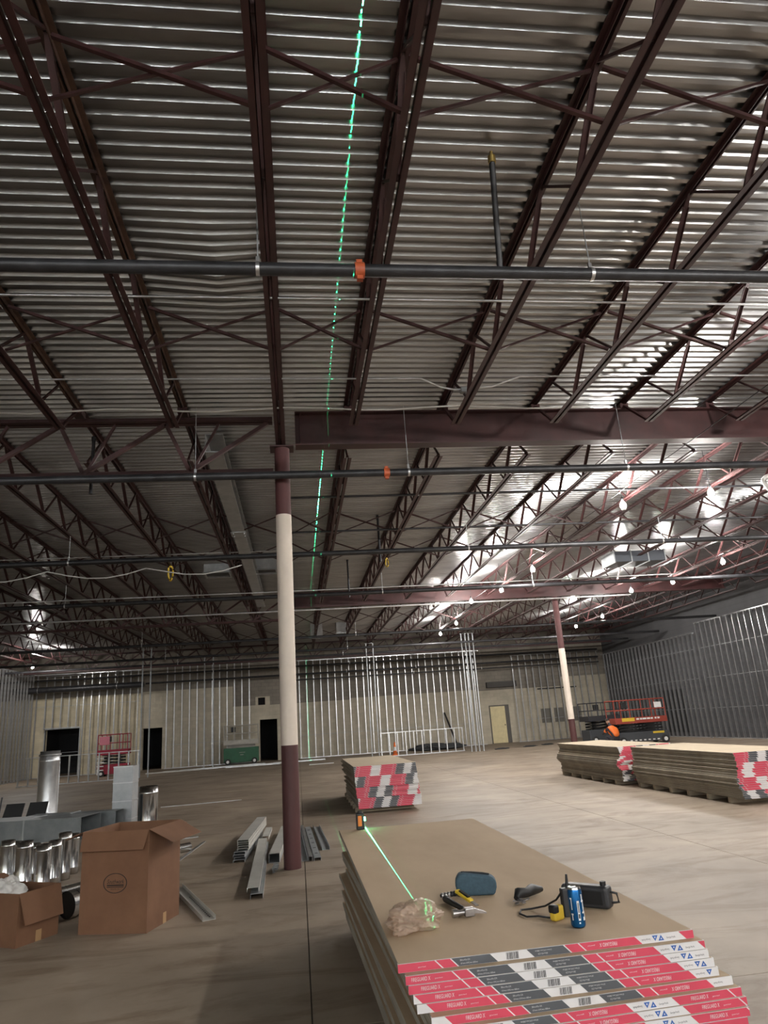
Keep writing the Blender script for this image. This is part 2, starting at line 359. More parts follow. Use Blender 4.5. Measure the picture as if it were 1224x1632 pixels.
# cross bridging between neighbouring joists
def bridging(Y, nr, nl, nm):
    XS = sorted([CX] + RX[:nr] + LX[:nl])
    for k in range(len(XS)-1):
        a, b = XS[k]+.04, XS[k+1]-.04
        iL = XS.index(CX); wh = '%s gap right' % NTH[k-iL] if k >= iL else '%s gap left' % NTH[iL-1-k]
        t = thing('cross_bridging', 'crossed maroon braces of the %s row, %s of the column line' % (nm, wh), 'brace', ((a+b)/2, Y, BOT), 0, 'cross bridging of the %s row' % nm)
        h = (b-a)/2
        MB().bar((-h, 0, HT-.03), (h, 0, .05), .03, .03).build('brace_bar', M_STEEL, t)
        MB().bar((-h, .03, .05), (h, .03, HT-.03), .022, .022).build('brace_bar', M_STEEL, t)
for Y, nr, nl, nm in [(3.7, 5, 3, 'nearest'), (6.85, 6, 4, 'second'), (14.7, 9, 6, 'third'), (17.2, 10, 8, 'fourth'), (28.8, 11, 10, 'fifth'), (33.6, 12, 11, 'sixth')]: bridging(Y, nr, nl, nm)

# ------------------------------------------------------------------ overhead pipes
def pipe(name, Y, z, x0, x1, r, m, label, couplings=(), hangers=(), top=BOT, group=None, cat='pipe', slope=0.0):
    t = thing(name, label, cat, ((x0+x1)/2, Y, z), 0, group); c = (x0+x1)/2
    MB().cyl((x0-c, 0, -slope*(x0-c)), (x1-c, 0, -slope*(x1-c)), r, 16).build('pipe_run', m, t)
    for x in couplings:
        mb = MB(); mb.cyl((x-c-.04, 0, 0), (x-c+.04, 0, 0), r*1.22, 16); mb.cbox((x-c, 0, r*1.25), (.05, .05, .05)); mb.cbox((x-c, 0, -r*1.25), (.05, .05, .05)); mb.build('coupling', M_RED_CPL, t)
    for x in hangers:
        h = empty('hanger', (x-c, 0, 0), 0, t)
        MB().cyl((0, 0, r), (0, 0, top-z), .006, 6).build('hanger_rod', M_GALVDULL, h)
        mb = MB(); mb.cyl((-.015, 0, 0), (.015, 0, 0), r*1.08, 16); mb.cbox((0, 0, r+.03), (.03, .02, .06)); mb.build('hanger_ring', M_GALV, h)
    return t
main1 = pipe('sprinkler_main', 4.93, 5.27, -12, 14, .055, M_BLACKPIPE, 'nearest black sprinkler pipe crossing the whole ceiling', couplings=[0.62], hangers=[-0.22, 2.66, 6.0], top=DECK)
pipe('sprinkler_main', 9.24, 5.05, -14, 16, .055, M_BLACKPIPE, 'black sprinkler pipe just below the near girder', couplings=[1.36], hangers=[-1.31, 1.68, 5.0], top=6.1)
pipe('sprinkler_main', 14.0, 5.05, -18, 18, .055, M_BLACKPIPE, 'third black sprinkler pipe crossing the middle bay', couplings=[-6.1], hangers=[-4.4, 3.7, 8.1])
pipe('sprinkler_main', 18.7, 5.05, -18, 18, .055, M_BLACKPIPE, 'fourth sprinkler pipe crossing in front of the far girder', couplings=[], hangers=[-5.9, 2.4, 6.7])
pipe('sprinkler_main', 28.0, 5.05, -19, 18, .055, M_BLACKPIPE, 'fifth sprinkler pipe crossing the far bay', couplings=[], hangers=[-5.9, 2.4])
pipe('sprinkler_main', 33.0, 5.05, -19, 18, .055, M_BLACKPIPE, 'sixth sprinkler pipe crossing in front of the back studs', couplings=[], hangers=[-5.9, 2.4])
pipe('sprinkler_main', 36.4, 5.1, -19, 18, .05, M_BLACKPIPE, 'last sprinkler pipe before the back wall', hangers=[-5.9, 2.4])
for Y, z, nm in [(12.0, 5.62, 'nearer'), (14.35, 5.62, 'farther')]:
    pipe('branch_line', Y, z, -0.1, 14, .022, M_BLACKPIPE, '%s thin dark branch pipe under the middle-bay joists' % nm, hangers=[2.33], top=5.66)
for Y, z, x0, x1, r, lab in [(39.6, 4.42, -14.9, -8.2, .16, 'fat dark insulated pipe high on the cream wall'), (40.2, 4.95, -15.8, 17.8, .05, 'upper dark pipe along the back wall'), (40.2, 4.50, -8.2, 17.8, .05, 'lower dark pipe along the back wall'), (40.2, 4.2, -0.5, 17.8, .035, 'lowest thin dark pipe along the back wall')]:
    pipe('wall_pipe', Y, z, x0, x1, r, M_BLACKPIPE, lab, hangers=[(x0+x1)/2-2, (x0+x1)/2+2])
def run(name, pts, r, m, label, cat='conduit', n=6):
    o = MB().tube(pts, r, n).build(name, m); c = Vector(pts[0]); 
    o.data.transform(Matrix.Translation(-c)); o.location = c; return tag(o, label, cat)
Z5 = 5.97
run('conduit', [(-8, 6.35, Z5), (0.9, 6.37, Z5), (9, 6.4, Z5)], .014, M_GALV, 'thin silver conduit crossing the near bay behind the first pipe', n=8)
dip = run('conduit', [(-8, 8.12, Z5), (1.75, 8.15, Z5), (2.0, 8.15, 5.84), (2.2, 8.15, 5.80), (2.7, 8.12, 5.83), (3.1, 8.1, Z5), (11, 8.1, Z5)], .013, M_GALV, 'thin silver conduit dipping to a junction box before the girder', n=8)
bevel(MB().cbox((10.33, .03, 5.79-Z5), (.12, .08, .07)).build('junction_box', M_GALVDULL, dip), .005)

run('cable', [(-9+k*.5, 9.15, 6.02-.03*math.sin(k*1.3)) for k in range(28)], .012, mat('white_cable', (.7, .7, .68), .5), 'loose white cable strung along the top of the near truss', 'cable')
run('conduit', [(-14, 20.2, 5.5), (-.3, 20.4, 5.5), (12, 20.3, 5.5)], .02, M_GALV, 'silver conduit crossing high before the far girder', n=8)
run('conduit', [(-14, 23.5, 5.42), (12, 23.5, 5.42)], .03, M_GALV, 'silver pipe running along the far girder', n=8)
run('conduit', [(-12, 16.2, 5.72), (0, 16.3, 5.72)], .016, M_GALV, 'silver conduit in the middle bay left of the column', n=8)
run('cable', [(-8+.45*k, 16.8, 5.55-.22*abs(math.sin(k*.62))) for k in range(16)], .014, MATS['white_cable'], 'drooping white cable under the middle-bay joists at left', 'cable')
# pipe drop rising to the deck
t = empty('sprinkler_drop', (.84, 0, .05), 0, main1)
MB().cyl((0, 0, 0), (-.08, -.36, .78), .026, 12).build('drop_pipe', M_BLACKPIPE, t)
MB().cyl((-.08, -.36, .77), (-.082, -.372, .83), .033, 12).cyl((-.082, -.372, .83), (-.083, -.38, .87), .014, 8).build('sprinkler_head', mat('brass', (.5, .36, .12), .35, .9), t)
for (x, y0, z0, z1, lab) in [(-2.9, 10.0, 5.1, 5.95, 'short black hanging pipe below the near truss at left'), (1.95, 15.2, 5.1, 6.15, 'black vertical pipe stub in the middle bay right of the column'), (1.55, 19.6, 5.1, 6.15, 'black vertical pipe stub above the far girder')]:
    tt = thing('sprinkler_drop', lab, 'pipe', (x, y0, z0)); MB().cyl((0, 0, 0), (0, 0, z1-z0), .026, 10).build('pipe_run', M_BLACKPIPE, tt); MB().cyl((0, 0, z1-z0-.01), (0, 0, z1-z0+.05), .034, 10).build('end_cap', M_BLACKPIPE, tt)
# galvanised beam running away left of the column
t = thing('grey_beam', 'grey steel beam with bolted splice running away left of the column', 'beam', (-1.12, 9.75, 5.62))
MB().box(-.13, .13, 0, 13.9, 0, .016).build('bottom_flange', M_GALVDULL, t); MB().box(-.13, .13, 0, 13.9, .284, .30).build('top_flange', M_GALVDULL, t)
MB().box(-.13, -.118, 0, 13.9, .016, .284).build('web_plate', M_GALVDULL, t)
mb = MB().box(-.16, .16, 4.4, 4.75, -.012, 0)
for x in (-.11, .11):
    for yy in (4.47, 4.68): mb.cyl((x, yy, -.03), (x, yy, -.012), .018, 6)
mb.build('splice_plate', M_GALVDULL, t)
# hanging air boxes
for (x0, x1, Yn, zb, dp, lab) in [(-1.16, -.48, 19.0, 5.87, .62, 'pale galvanized air box under the deck beside the column'), (-2.5, -1.8, 19.5, 5.95, .7, 'galvanized air box with dark mouth left of the grey beam'), (.68, 1.24, 32.4, 5.58, .6, 'bluish galvanized air box high before the back wall'), (1.88, 2.5, 32.4, 5.68, .6, 'pale galvanized air box hanging right of the bluish one')]:
    tt = thing('air_box', lab, 'duct', ((x0+x1)/2, Yn+dp/2, zb), 0, 'hanging air boxes'); a = (x1-x0)/2; b = dp/2; h = DECK-zb-.005
    MB().box(-a, a, -b, -b+.02, 0, h).box(-a, a, b-.02, b, 0, h).box(-a, -a+.02, -b+.02, b-.02, 0, h).box(a-.02, a, -b+.02, b-.02, 0, h).build('casing', M_GALV, tt)
    MB().box(-a+.02, a-.02, -b+.02, b-.02, .05, .07).build('filter', M_BLACK, tt)  # black plate stands in for the shade inside the open bottom
    MB().box(-a-.03, a+.03, -b-.03, -b, 0, .03).box(-a-.03, a+.03, b, b+.03, 0, .03).box(-a-.03, -a, -b, b, 0, .03).box(a, a+.03, -b, b, 0, .03).build('flange', M_GALVDULL, tt)
def strap(loc, label, s):
    pts = [(0.05*math.cos(a)*s, .04*math.sin(a*2), -.16*s+.16*s*math.sin(a)) for a in [PI/2+2*PI*k/16 for k in range(17)]]
    tag(MB().tube(pts, .022*s, 6).build('coiled_strap', M_YELLOW, loc=loc), label, 'strap')
strap((-2.95, 16.9, 5.58), 'yellow coiled strap hanging from a joist left of the column', 1.1)
strap((2.33, 16.9, 5.58), 'small yellow strap hanging from a joist right of the column', .7)
tag(MB().tube([(.13*math.cos(a), 0.03*math.sin(3*a), .13*math.sin(a)) for a in [2*PI*k/20 for k in range(21)]], .035, 8).build('hose_coil', MATS['white_cable'], loc=(8.35, 10.6, 5.2)), 'white coiled hose hanging near the bright lamps at upper right', 'hose')
# large dark duct under the joists on the right
t = thing('ceiling_duct', 'dark rectangular duct hanging among the lamps at right', 'duct', (9.6, 18.3, 5.45)); a = .75
bevel(MB().box(-a, a, -.4, .4, 0, .3).build('duct_body', mat('dark_grey_duct', (.10, .11, .13), .5, .4)), .01).parent = t
for x in (-a, -a/3, a/3, a): MB().box(x-.015, x+.015, -.42, .42, -.02, .32).build('duct_flange', M_GALVDULL, t)
for x in (-.5, .5): MB().cyl((x, 0, .3), (x, 0, DECK-5.45-.005), .006, 6).build('hanger_rod', M_GALVDULL, t)

# ------------------------------------------------------------------ work lamps on strings
M_BULB = mat('lit_bulb', (1, .95, .85), .4, emit=(1.0, .93, .80), es=150)
me_bulb = MB().lathe([(0.0, -.075), (.03, -.068), (.052, -.045), (.06, -.01), (.05, .025), (.028, .05), (.02, .07)], 16).mesh('bulb', M_BULB)
me_sock = MB().lathe([(.0, .07), (.026, .07), (.026, .14), (.012, .16), (.012, .17), (0, .17)], 12).mesh('socket', M_BLACK)
def cage():
    mb = MB()
    for k in range(6):
        a = 2*PI*k/6; mb.tube([(.03*math.cos(a), .03*math.sin(a), .08), (.078*math.cos(a), .078*math.sin(a), .02), (.078*math.cos(a), .078*math.sin(a), -.05), (.03*math.cos(a), .03*math.sin(a), -.10)], .002, 4)
    return mb
me_cage = cage().mesh('cage', M_BLACK)
ld = bpy.data.lights.new('lamp_light', 'POINT'); ld.energy = LAMP_W; ld.color = LAMP_COL; ld.shadow_soft_size = 0.085
lr = bpy.data.lights.new('lamp_light', 'POINT'); lr.energy = REAR_W; lr.color = (0.92, 0.97, 1.0); lr.shadow_soft_size = 0.085
def lamp(x, y, z, label):
    t = thing('work_lamp', label, 'lamp', (x, y, z), 0, 'string of caged work lamps')
    put('bulb', me_bulb, t); put('socket', me_sock, t); put('cage', me_cage, t)
    MB().cyl((0, 0, .16), (0, 0, DECK-.005-z), .005, 6).build('cord', M_BLACK, t)
    l = bpy.data.objects.new('lamp_light', lr if y < -8 else ld); col.objects.link(l); l.parent = t; l.location = (0, 0, -.0)
LA = [(993, 805), (849, 907), (799, 940), (751, 958), (727, 993), (702, 1010)]
LB = [(1133, 785), (1152, 895), (1072, 927), (1006, 941), (960, 982), (918, 998)]
for k, (x, y) in enumerate(LA): p = fl(x, y, 5.36); lamp(p.x, p.y, p.z, 'lit caged work lamp, %s from the near end of the left string' % NTH[k])
for k, (x, y) in enumerate(LB): p = fl(x, y, 5.36); lamp(p.x, p.y, p.z, 'lit caged work lamp, %s from the near end of the right string' % NTH[k])
p = fl(52, 1063, 5.2); lamp(p.x, p.y, p.z, 'single lit work lamp high at the far left')
for (x, y, nm) in [(6.5, 6.2, 'right string, nearest'), (6.5, 0.3, 'right string, beside the photographer'), (6.5, -5.5, 'right string, behind the photographer'), (12.3, 12.6, 'outer string, nearest'), (12.3, 6.0, 'outer string, middle'), (12.3, 0.0, 'outer string, rear'), ] + [(-15+4.0*k, -10.7, 'the %s of the added rear row' % NTH[k]) for k in range(8)]:  # unseen rear row added to brighten the wall that the deck reflects
    lamp(x, y, 5.36, 'lit caged work lamp out of view, %s' % nm)
run('lamp_cord', [(6.22+.02*math.sin(k), -6+k*1.0, 5.545-.02*abs(math.sin(k*1.1))) for k in range(40)], .006, M_BLACK, 'black feed cord of the left lamp string', 'cord', 5)
run('lamp_cord', [(12.0+.02*math.sin(k), 0+k*1.0, 5.545-.02*abs(math.sin(k*1.1))) for k in range(33)], .006, M_BLACK, 'black feed cord of the right lamp string', 'cord', 5)

# ------------------------------------------------------------------ stud framing
def stud_mesh(h, wd=.092, fl_=.04, t=.003, axis='x', m=M_GALV):
    """C stud standing on z=0; web faces -axis side; axis = direction of the wall"""
    mb = MB()
    if axis == 'x': mb.box(-t, 0, -wd/2, wd/2, 0, h).box(0, fl_, -wd/2, -wd/2+t, 0, h).box(0, fl_, wd/2-t, wd/2, 0, h)
    else: mb.box(-wd/2, wd/2, -t, 0, 0, h).box(-wd/2, -wd/2+t, 0, fl_, 0, h).box(wd/2-t, wd/2, 0, fl_, 0, h)
    return mb.mesh('stud', m)
def track(L, axis, up, wd=.098):
    mb = MB(); s = 1 if up else -1; t = .003; z = sorted((0, s*.035))
    if axis == 'x': mb.box(-L/2, L/2, -wd/2, wd/2, *sorted((0, s*t))).box(-L/2, L/2, -wd/2-t, -wd/2, *z).box(-L/2, L/2, wd/2, wd/2+t, *z)
    else: mb.box(-wd/2, wd/2, -L/2, L/2, *sorted((0, s*t))).box(-wd/2-t, -wd/2, -L/2, L/2, *z).box(wd/2, wd/2+t, -L/2, L/2, *z)
    return mb.mesh('track', M_GALV)
def stud_wall(label, axis, pos, a0, a1, h, sp=.406, skip=(), braces=(), group='metal stud walls', stud_h=None, toptrack=True, z0=0.0):
    L = a1-a0; c = (a0+a1)/2
    t = thing('stud_wall', label, 'stud wall', (c, pos, z0) if axis == 'x' else (pos, c, z0), 0, group)
    me = stud_mesh(h-.006, axis=axis)
    n = int(L/sp+.5)
    for k in range(n+1):
        a = a0+k*sp
        if a > a1 or any(s0 < a < s1 for s0, s1 in skip): continue
        put('stud', me, t, ((a-c, 0, .003) if axis == 'x' else (0, a-c, .003)))
    put('floor_track', track(L+.1, axis, True), t)
    if toptrack: put('head_track', track(L+.1, axis, False), t, (0, 0, h))
    for z in braces:
        mb = MB(); mb.box(-L/2, L/2, -.012, .012, z, z+.016) if axis == 'x' else mb.box(-.012, .012, -L/2, L/2, z, z+.016); mb.build('bridging_channel', M_GALVDULL, t)
    return t
YB = Y1-.35
stud_wall('bright metal studs in front of the cream wall at far left', 'x', YB, -15.6, -8.6, 5.3, skip=[(-13.6, -11.7)], braces=[1.2, 3.6])
stud_wall('short studs above the wide dark opening at far left', 'x', YB, -13.5, -11.75, 2.75, z0=2.46)
stud_wall('metal studs on the back wall behind the green lift', 'x', YB, -7.15, -2.35, 5.4, skip=(), braces=[1.2])
stud_wall('long row of metal studs on the back wall right of the near column', 'x', YB, 0.1, 10.6, 5.3, sp=.406, braces=[1.2])
stud_wall('metal studs on the back wall right of the pale door', 'x', YB, 12.6, 18.0, 4.9, braces=[1.2])
XR = X1-.45
stud_wall('tall row of metal studs along the dark right wall, nearer half', 'y', XR, 18.0, 29.8, 5.0, braces=[1.25, 2.55, 3.85])
stud_wall('tall row of metal studs along the dark right wall, farther half', 'y', XR, 30.2, 40.2, 4.6, braces=[1.25, 2.55, 3.85])
stud_wall('metal studs of the side partition at the far left edge', 'y', -14.0, 33.6, 40.3, 5.3, sp=.406)
for n, (yy0, yy1, zz0, zz1) in enumerate([(32.6, 34.6, .2, 2.2), (23.5, 25.6, 0, 2.4)]):
    tag(MB().box(X1-.06, X1-.002, yy0, yy1, zz0, zz1).build('window_%d' % (n+1), M_BACKROOM), kind='structure')
for n, (xx0, xx1) in enumerate([(14.15, 14.75), (14.95, 15.5), (15.7, 16.6)]):
    tag(MB().box(xx0, xx1, Y1-.04, Y1-.002, .95, 1.75).build('window_%d' % (n+3), mat('dull_grey_glass', (.16, .15, .13), .4)), kind='structure')
tag(bevel(MB().box(-.9, .9, -.25, .0, 0, .32).build('wall_heater', mat('dark_heater', (.06, .055, .05), .6), loc=(11.9, Y1-.02, 3.12)), .01), 'dark wall unit above the pale door', 'heater')
tag(MB().box(-1.2, 1.2, -.08, .0, 0, .06).build('wall_shelf', M_BLACKPIPE, loc=(15.3, Y1-.01, 2.85)), 'thin dark shelf rail on the wall behind the far column', 'shelf')
# tall double posts of the unfinished partition
def post_pair(x0, y0, x1, y1, h, label):
    t = thing('stud_post', label, 'stud wall', ((x0+x1)/2, (y0+y1)/2, 0), 0, 'tall stud posts'); me = stud_mesh(h, .092, .04, m=M_GALVDULL)
    for x, yy in ((x0, y0), (x1, y1)): put('stud', me, t, (x-(x0+x1)/2, yy-(y0+y1)/2, 0))
    MB().box(min(x0, x1)-(x0+x1)/2-.05, max(x0, x1)-(x0+x1)/2+.08, -.05, .05, h, h+.004).build('head_track', M_GALV, t)
post_pair(-6.98, 33.4, -6.62, 33.4, 5.55, 'pair of tall steel studs beside the left dark doorway')
post_pair(-4.83, 38.2, -4.38, 38.2, 5.55, 'pair of tall steel studs left of the green lift')
post_pair(3.55, 36.0, 3.90, 36.0, 5.55, 'pair of tall steel studs behind the small drywall stack')
post_pair(8.10, 34.0, 8.30, 34.0, 5.55, 'left tall steel studs of the cluster before the pale door')
post_pair(8.45, 33.9, 8.66, 33.9, 5.55, 'right tall steel studs of the cluster before the pale door')
def half_wall(x0, x1, Y, h, sp, label):
    t = thing('half_wall_frame', label, 'stud wall', ((x0+x1)/2, Y, 0), 0, 'low stud frames'); L = x1-x0; me = stud_mesh(h-.01)
    n = int(L/sp+.5)
    for k in range(n+1): put('stud', me, t, (-L/2+k*L/n-.02, 0, .004))
    put('floor_track', track(L+.1, 'x', True), t); put('head_track', track(L+.1, 'x', False), t, (0, 0, h))
half_wall(3.98, 8.05, 35.4, 1.12, .41, 'low steel stud frame with bright top rail behind the small stack')
half_wall(-11.95, -7.0, 33.3, 1.17, .41, 'low dark stud frame in front of the red lift')

# ------------------------------------------------------------------ drywall stacks
TXT = {}
def text_geo(s, size, sx=1.0):
    k = (s, size, sx)
    if k in TXT: return TXT[k]
    cu = bpy.data.curves.new('t', 'FONT'); cu.body = s; cu.size = size; cu.resolution_u = 2; cu.fill_mode = 'FRONT'
    ob = bpy.data.objects.new('t', cu); col.objects.link(ob); dg = bpy.context.evaluated_depsgraph_get(); me = ob.evaluated_get(dg).to_mesh()
    vs = [(v.co.x*sx, v.co.y) for v in me.vertices]; fs = [tuple(p.vertices) for p in me.polygons]
    ob.evaluated_get(dg).to_mesh_clear(); bpy.data.objects.remove(ob); bpy.data.curves.remove(cu)
    x0 = min(v[0] for v in vs); x1 = max(v[0] for v in vs); vs = [(v[0]-x0, v[1]) for v in vs]
    TXT[k] = (vs, fs, x1-x0); return TXT[k]
BT = 0.0317
SEG = [('R', .235, 'FG'), ('W', .006, ''), ('R', .055, ''), ('W', .006, ''), ('G', .155, 'DIM'), ('W', .149, 'BAR'), ('G', .150, 'DIMU'), ('W', .006, ''), ('R', .055, ''), ('W', .006, ''), ('R', .235, 'FGU'), ('W', .190, 'LOGO')]
PER = sum(s[1] for s in SEG); CI = {'R': 0, 'W': 1, 'G': 2}
BW, BL = 1.219, 3.657
def clip(poly, x0, x1):
    def half(pl, f):
        out = []
        for i in range(len(pl)):
            a, b = pl[i], pl[(i+1) % len(pl)]; fa, fb = f(a), f(b)
            if fa >= 0: out.append(a)
            if fa*fb < 0: t = fa/(fa-fb); out.append((a[0]+(b[0]-a[0])*t, a[1]+(b[1]-a[1])*t))
        return out
    p = half(poly, lambda q: q[0]-x0)
    return half(p, lambda q: x1-q[0]) if p else p
def tape_mesh(first, detail):
    """coloured end tape on the -Y face of a bundle, local x 0..BW, z 0..BT, at y=0; first = x where the red FG block ends"""
    mb = MB(); yq = -.0012; sk = .030; H = BT-.003; z0 = .001
    x = first-.235
    while x > -0.1: x -= PER
    while x < BW+.1:
        for c, L, kind in SEG:
            poly = clip([(x+sk, z0), (x+L+sk, z0), (x+L, z0+H), (x, z0+H)], 0.0, BW)
            if len(poly) >= 3: mb.add([(px, yq, pz) for px, pz in poly], [tuple(range(len(poly)))], CI[c])
            def put_text(s, size, sxs, tx, tz, mi, flip=False):
                vs, fs, wd = text_geo(s, size, sxs)
                if tx < 0.002 or tx+wd > BW-.002: return
                q = [(tx+wd-v[0], yq-.0004, tz+size*.7-v[1]) if flip else (tx+v[0], yq-.0004, tz+v[1]) for v in vs]
                mb.add(q, fs, mi)
            if detail:
                if kind == 'FG': put_text('FIREGUARD X', .019, .62, x+.080, .010, 1); put_text('gypsum board', .006, .9, x+.170, .012, 1)
                if kind == 'FGU': put_text('FIREGUARD X', .019, .62, x+.085, .008, 1, True); put_text('gypsum board', .006, .9, x+.035, .014, 1, True)
                if kind == 'DIM': put_text('5/8 in x 4 ft x 12 ft', .0085, .62, x+.034, .018, 1); put_text('15.9 mm x 1219.2 mm x 3658 mm', .0075, .66, x+.036, .007, 1)
                if kind == 'DIMU': put_text('5/8 in x 4 ft x 12 ft', .0085, .62, x+.045, .007, 1, True); put_text('15.9 mm x 1219.2 mm x 3658 mm', .0075, .66, x+.034, .018, 1, True)
                if kind == 'BAR':
                    rr = random.Random(3); bx = x+.065
                    for q in range(16):
                        bw = rr.choice((.0010, .0014, .0022))
                        if 0 < bx < BW-.01: mb.add([(bx, yq-.0004, .004), (bx+bw, yq-.0004, .004), (bx+bw, yq-.0004, .0275), (bx, yq-.0004, .0275)], [(0, 1, 2, 3)], 4)
                        bx += bw+rr.choice((.0009, .0013, .002))
                if kind == 'LOGO':
                    put_text('Georgia-Pacific', .009, .72, x+.135, .011, 4); put_text('Georgia-Pacific', .009, .72, x+.028, .011, 4, True)
                    for tx, s in ((x+.086, -1), (x+.112, 1)):
                        for q in (0, 1):
                            cx = tx+(.0115 if s > 0 else -.000)*q*0
                        if .02 < tx < BW-.03:
                            zc = .016; a = .0125; b = .010
                            tri = [(tx-a, zc-s*b), (tx+a, zc-s*b), (tx, zc+s*b)]
                            mb.add([(px, yq-.0004, pz) for px, pz in tri], [(0, 1, 2)], 3)
                            tr2 = [(tx-a*.3, zc-s*b*.55), (tx+a*.3, zc-s*b*.55), (tx, zc+s*b*.1)]
                            mb.add([(px, yq-.0007, pz) for px, pz in tr2], [(0, 1, 2)], 1)
            x += L
    # white lip folded over the top and the plain face behind
    mb.box(0, BW, -.001, .012, BT-.0018, BT-.0008, 1)
    mb.box(0, BW, -.001, .001, .0005, BT-.001, 1)
    return mb.mesh('end_tape', [M_TRED, M_TWHITE, M_TGREY, M_TBLUE, M_TBLACK])
me_sheet = {}
def sheet_mesh(pm):
    if pm.name in me_sheet: return me_sheet[pm.name]
    mb = MB(); t = BT/2-.0008; c = .0035
    # tapered long edges: bevelled profile extruded along Y, paper on top and bottom, gypsum on the sides
    prof = [(c, 0), (BW-c, 0), (BW, .004), (BW, t-.004), (BW-c, t), (c, t), (0, t-.004), (0, .004)]
    vs = [(x, 0, z) for x, z in prof] + [(x, BL, z) for x, z in prof]; n = 8
    for i in range(n):
        mb.add(vs, [(i, (i+1) % n, n+(i+1) % n, n+i)], 0 if i in (0, 4) else 1)
    mb.add(vs, [tuple(reversed(range(n)))], 1); mb.add(vs, [tuple(range(n, 2*n))], 1)
    # faces above share no verts with each other; normals point outward by order
    me_sheet[pm.name] = mb.mesh('gypsum_sheet', [pm, M_GYP]); return me_sheet[pm.name]
def bundle(x, y, z, rz, first, detail, label, group, pm, split=0.0, split2=0.0):
    t = thing('drywall_bundle', label, 'drywall', (x, y, z), rz, group)
    put('gypsum_sheet', sheet_mesh(pm), t, (split2, .0015, .0004)); put('gypsum_sheet', sheet_mesh(pm), t, (split, .0015, BT/2+.0004))
    key = ('tape', round(first, 3), detail)
    if key not in TXT: TXT[key] = tape_mesh(first, detail)
    put('end_tape', TXT[key], t); return t
def dunnage(x, y, z1, label, group, n=6, w_=1.16):
    for k in range(n):
        yy = y+.36+k*(BL-.5)/(n-1)
        t = tag(bevel(MB().box(-.0, w_, -.045, .045, 0, z1).build('dunnage_strip', M_WOOD, loc=(x+.015, yy, 0)), .004), '%s support block from the near end under the %s' % (NTH[k], label), 'block', group)
DZ = .09
def stack(name, x, y, n, offs, shift, pm, detail_rows=0, wob=.006, ystep=None):
    rng = random.Random(hash(name) % 1000 if False else sum(map(ord, name)))
    dunnage(x + (.09 if detail_rows else 0), y, DZ, name, 'support blocks under the ' + name)
    for k in range(n):           # k = 0 is the topmost bundle
        z = DZ+(n-1-k)*BT
        o = offs(k); sx, sy, rz = shift(k)
        bundle(x+sx+rng.uniform(-wob, wob), y+sy, z, rz, o, k < detail_rows, '%s gypsum bundle from the top of the %s' % (ORD[k], name) if k else 'topmost bundle of gypsum board on the %s' % name, 'gypsum board bundles in the ' + name, pm, rng.uniform(-wob, wob)*.6, rng.uniform(-wob, wob)*.6)
ROWS = [.143, .177, .203, .238, .270, .285, -.09, -.065, -.04, .0]
def shiftA(k):
    sx = [0, .02, .03, .045, .055, .10, .115, .125][k] if k < 8 else .125-.01*(k-8)
    sy = [0, -.035, -.036, -.038, -.040, -.085, -.115, -.117][k] if k < 8 else -.12
    if k >= 8: sx = .10+.03*math.sin(k*1.7)
    return sx, sy, (.006 if k < 5 else .030+.004*math.sin(k*1.3))
stack('nearest drywall stack', 0.352, 3.03, 21, lambda k: ROWS[k] if k < 10 else .1+.02*k, shiftA, M_PAPER, 9, .002)
def offB(k):
    if k < 6: return .765-.012*k
    if k < 12: return .925-.012*(k-6)
    if k < 18: return .19-.012*(k-12)
    return .26-.013*(k-18)
stack('small drywall stack beyond the near column', 1.03, 14.2, 24, offB, lambda k: (.045*(k/23)-.0 + (.02 if k > 17 else 0), 0-.02*(k > 5), 0.012*math.sin(k*2.1) if k < 8 else -.03*(8 < k < 20)*(k % 3)/2), M_PAPERL)
stack('farther drywall stack at right', 6.80, 15.1, 22, lambda k: .35-.03*(k % 6)+(.3 if k > 8 else 0)+(.4 if k > 14 else 0), lambda k: (.05*math.sin(k*.45), -.05*(k > 9)*math.sin(k), 0), M_PAPERL, 0, .02)
stack('nearer drywall stack at right', 6.93, 11.1, 22, lambda k: .18-.012*(k % 5)+(.35 if k > 4 else 0)+(.25 if k > 11 else 0)+(.35 if k > 17 else 0), lambda k: (.03*math.sin(k*.35), -.05*(k/21), 0), M_PAPERL, 0, .016)

# ------------------------------------------------------------------ things on the nearest stack
ZT = DZ+21*BT+.0005
# laser level at the far left corner
lp = Vector((0.515, 6.62, ZT))
t = thing('laser_level', 'black and orange laser level at the far corner of the nearest stack', 'laser level', lp)
bevel(MB().box(-.034, .034, -.03, .045, 0, .135).build('body', M_BLACK, t), .008)
bevel(MB().box(-.022, .012, -.036, -.029, .03, .115).build('front_panel', mat('orange_plastic', (.75, .22, .03), .5), t), .004)
MB().cyl((.034, -.01, .085), (.046, -.01, .085), .016, 12).build('window', mat('green_lens', (.1, .9, .4), .2, emit=(.1, 1, .45), es=25), t)
MB().cyl((0, .005, .135), (0, .005, .15), .02, 12).build('top_knob', M_BLACK, t)
la = bpy.data.lights.new('laser_light', 'POINT'); la.energy = LASER_W; la.color = (.05, 1, .38); la.shadow_soft_size = 0.0; la.use_nodes = True
nt = la.node_tree; em = nt.nodes['Emission']; ge = nt.nodes.new('ShaderNodeNewGeometry'); sp = nt.nodes.new('ShaderNodeSeparateXYZ'); ab = nt.nodes.new('ShaderNodeMath'); ab.operation = 'ABSOLUTE'
lt = nt.nodes.new('ShaderNodeMath'); lt.operation = 'LESS_THAN'; lt.inputs[1].default_value = 0.0008
nt.links.new(ge.outputs['Incoming'], sp.inputs[0]); nt.links.new(sp.outputs[0], ab.inputs[0]); nt.links.new(ab.outputs[0], lt.inputs[0]); nt.links.new(lt.outputs[0], em.inputs['Strength'])
em.inputs['Color'].default_value = (1, 1, 1, 1)
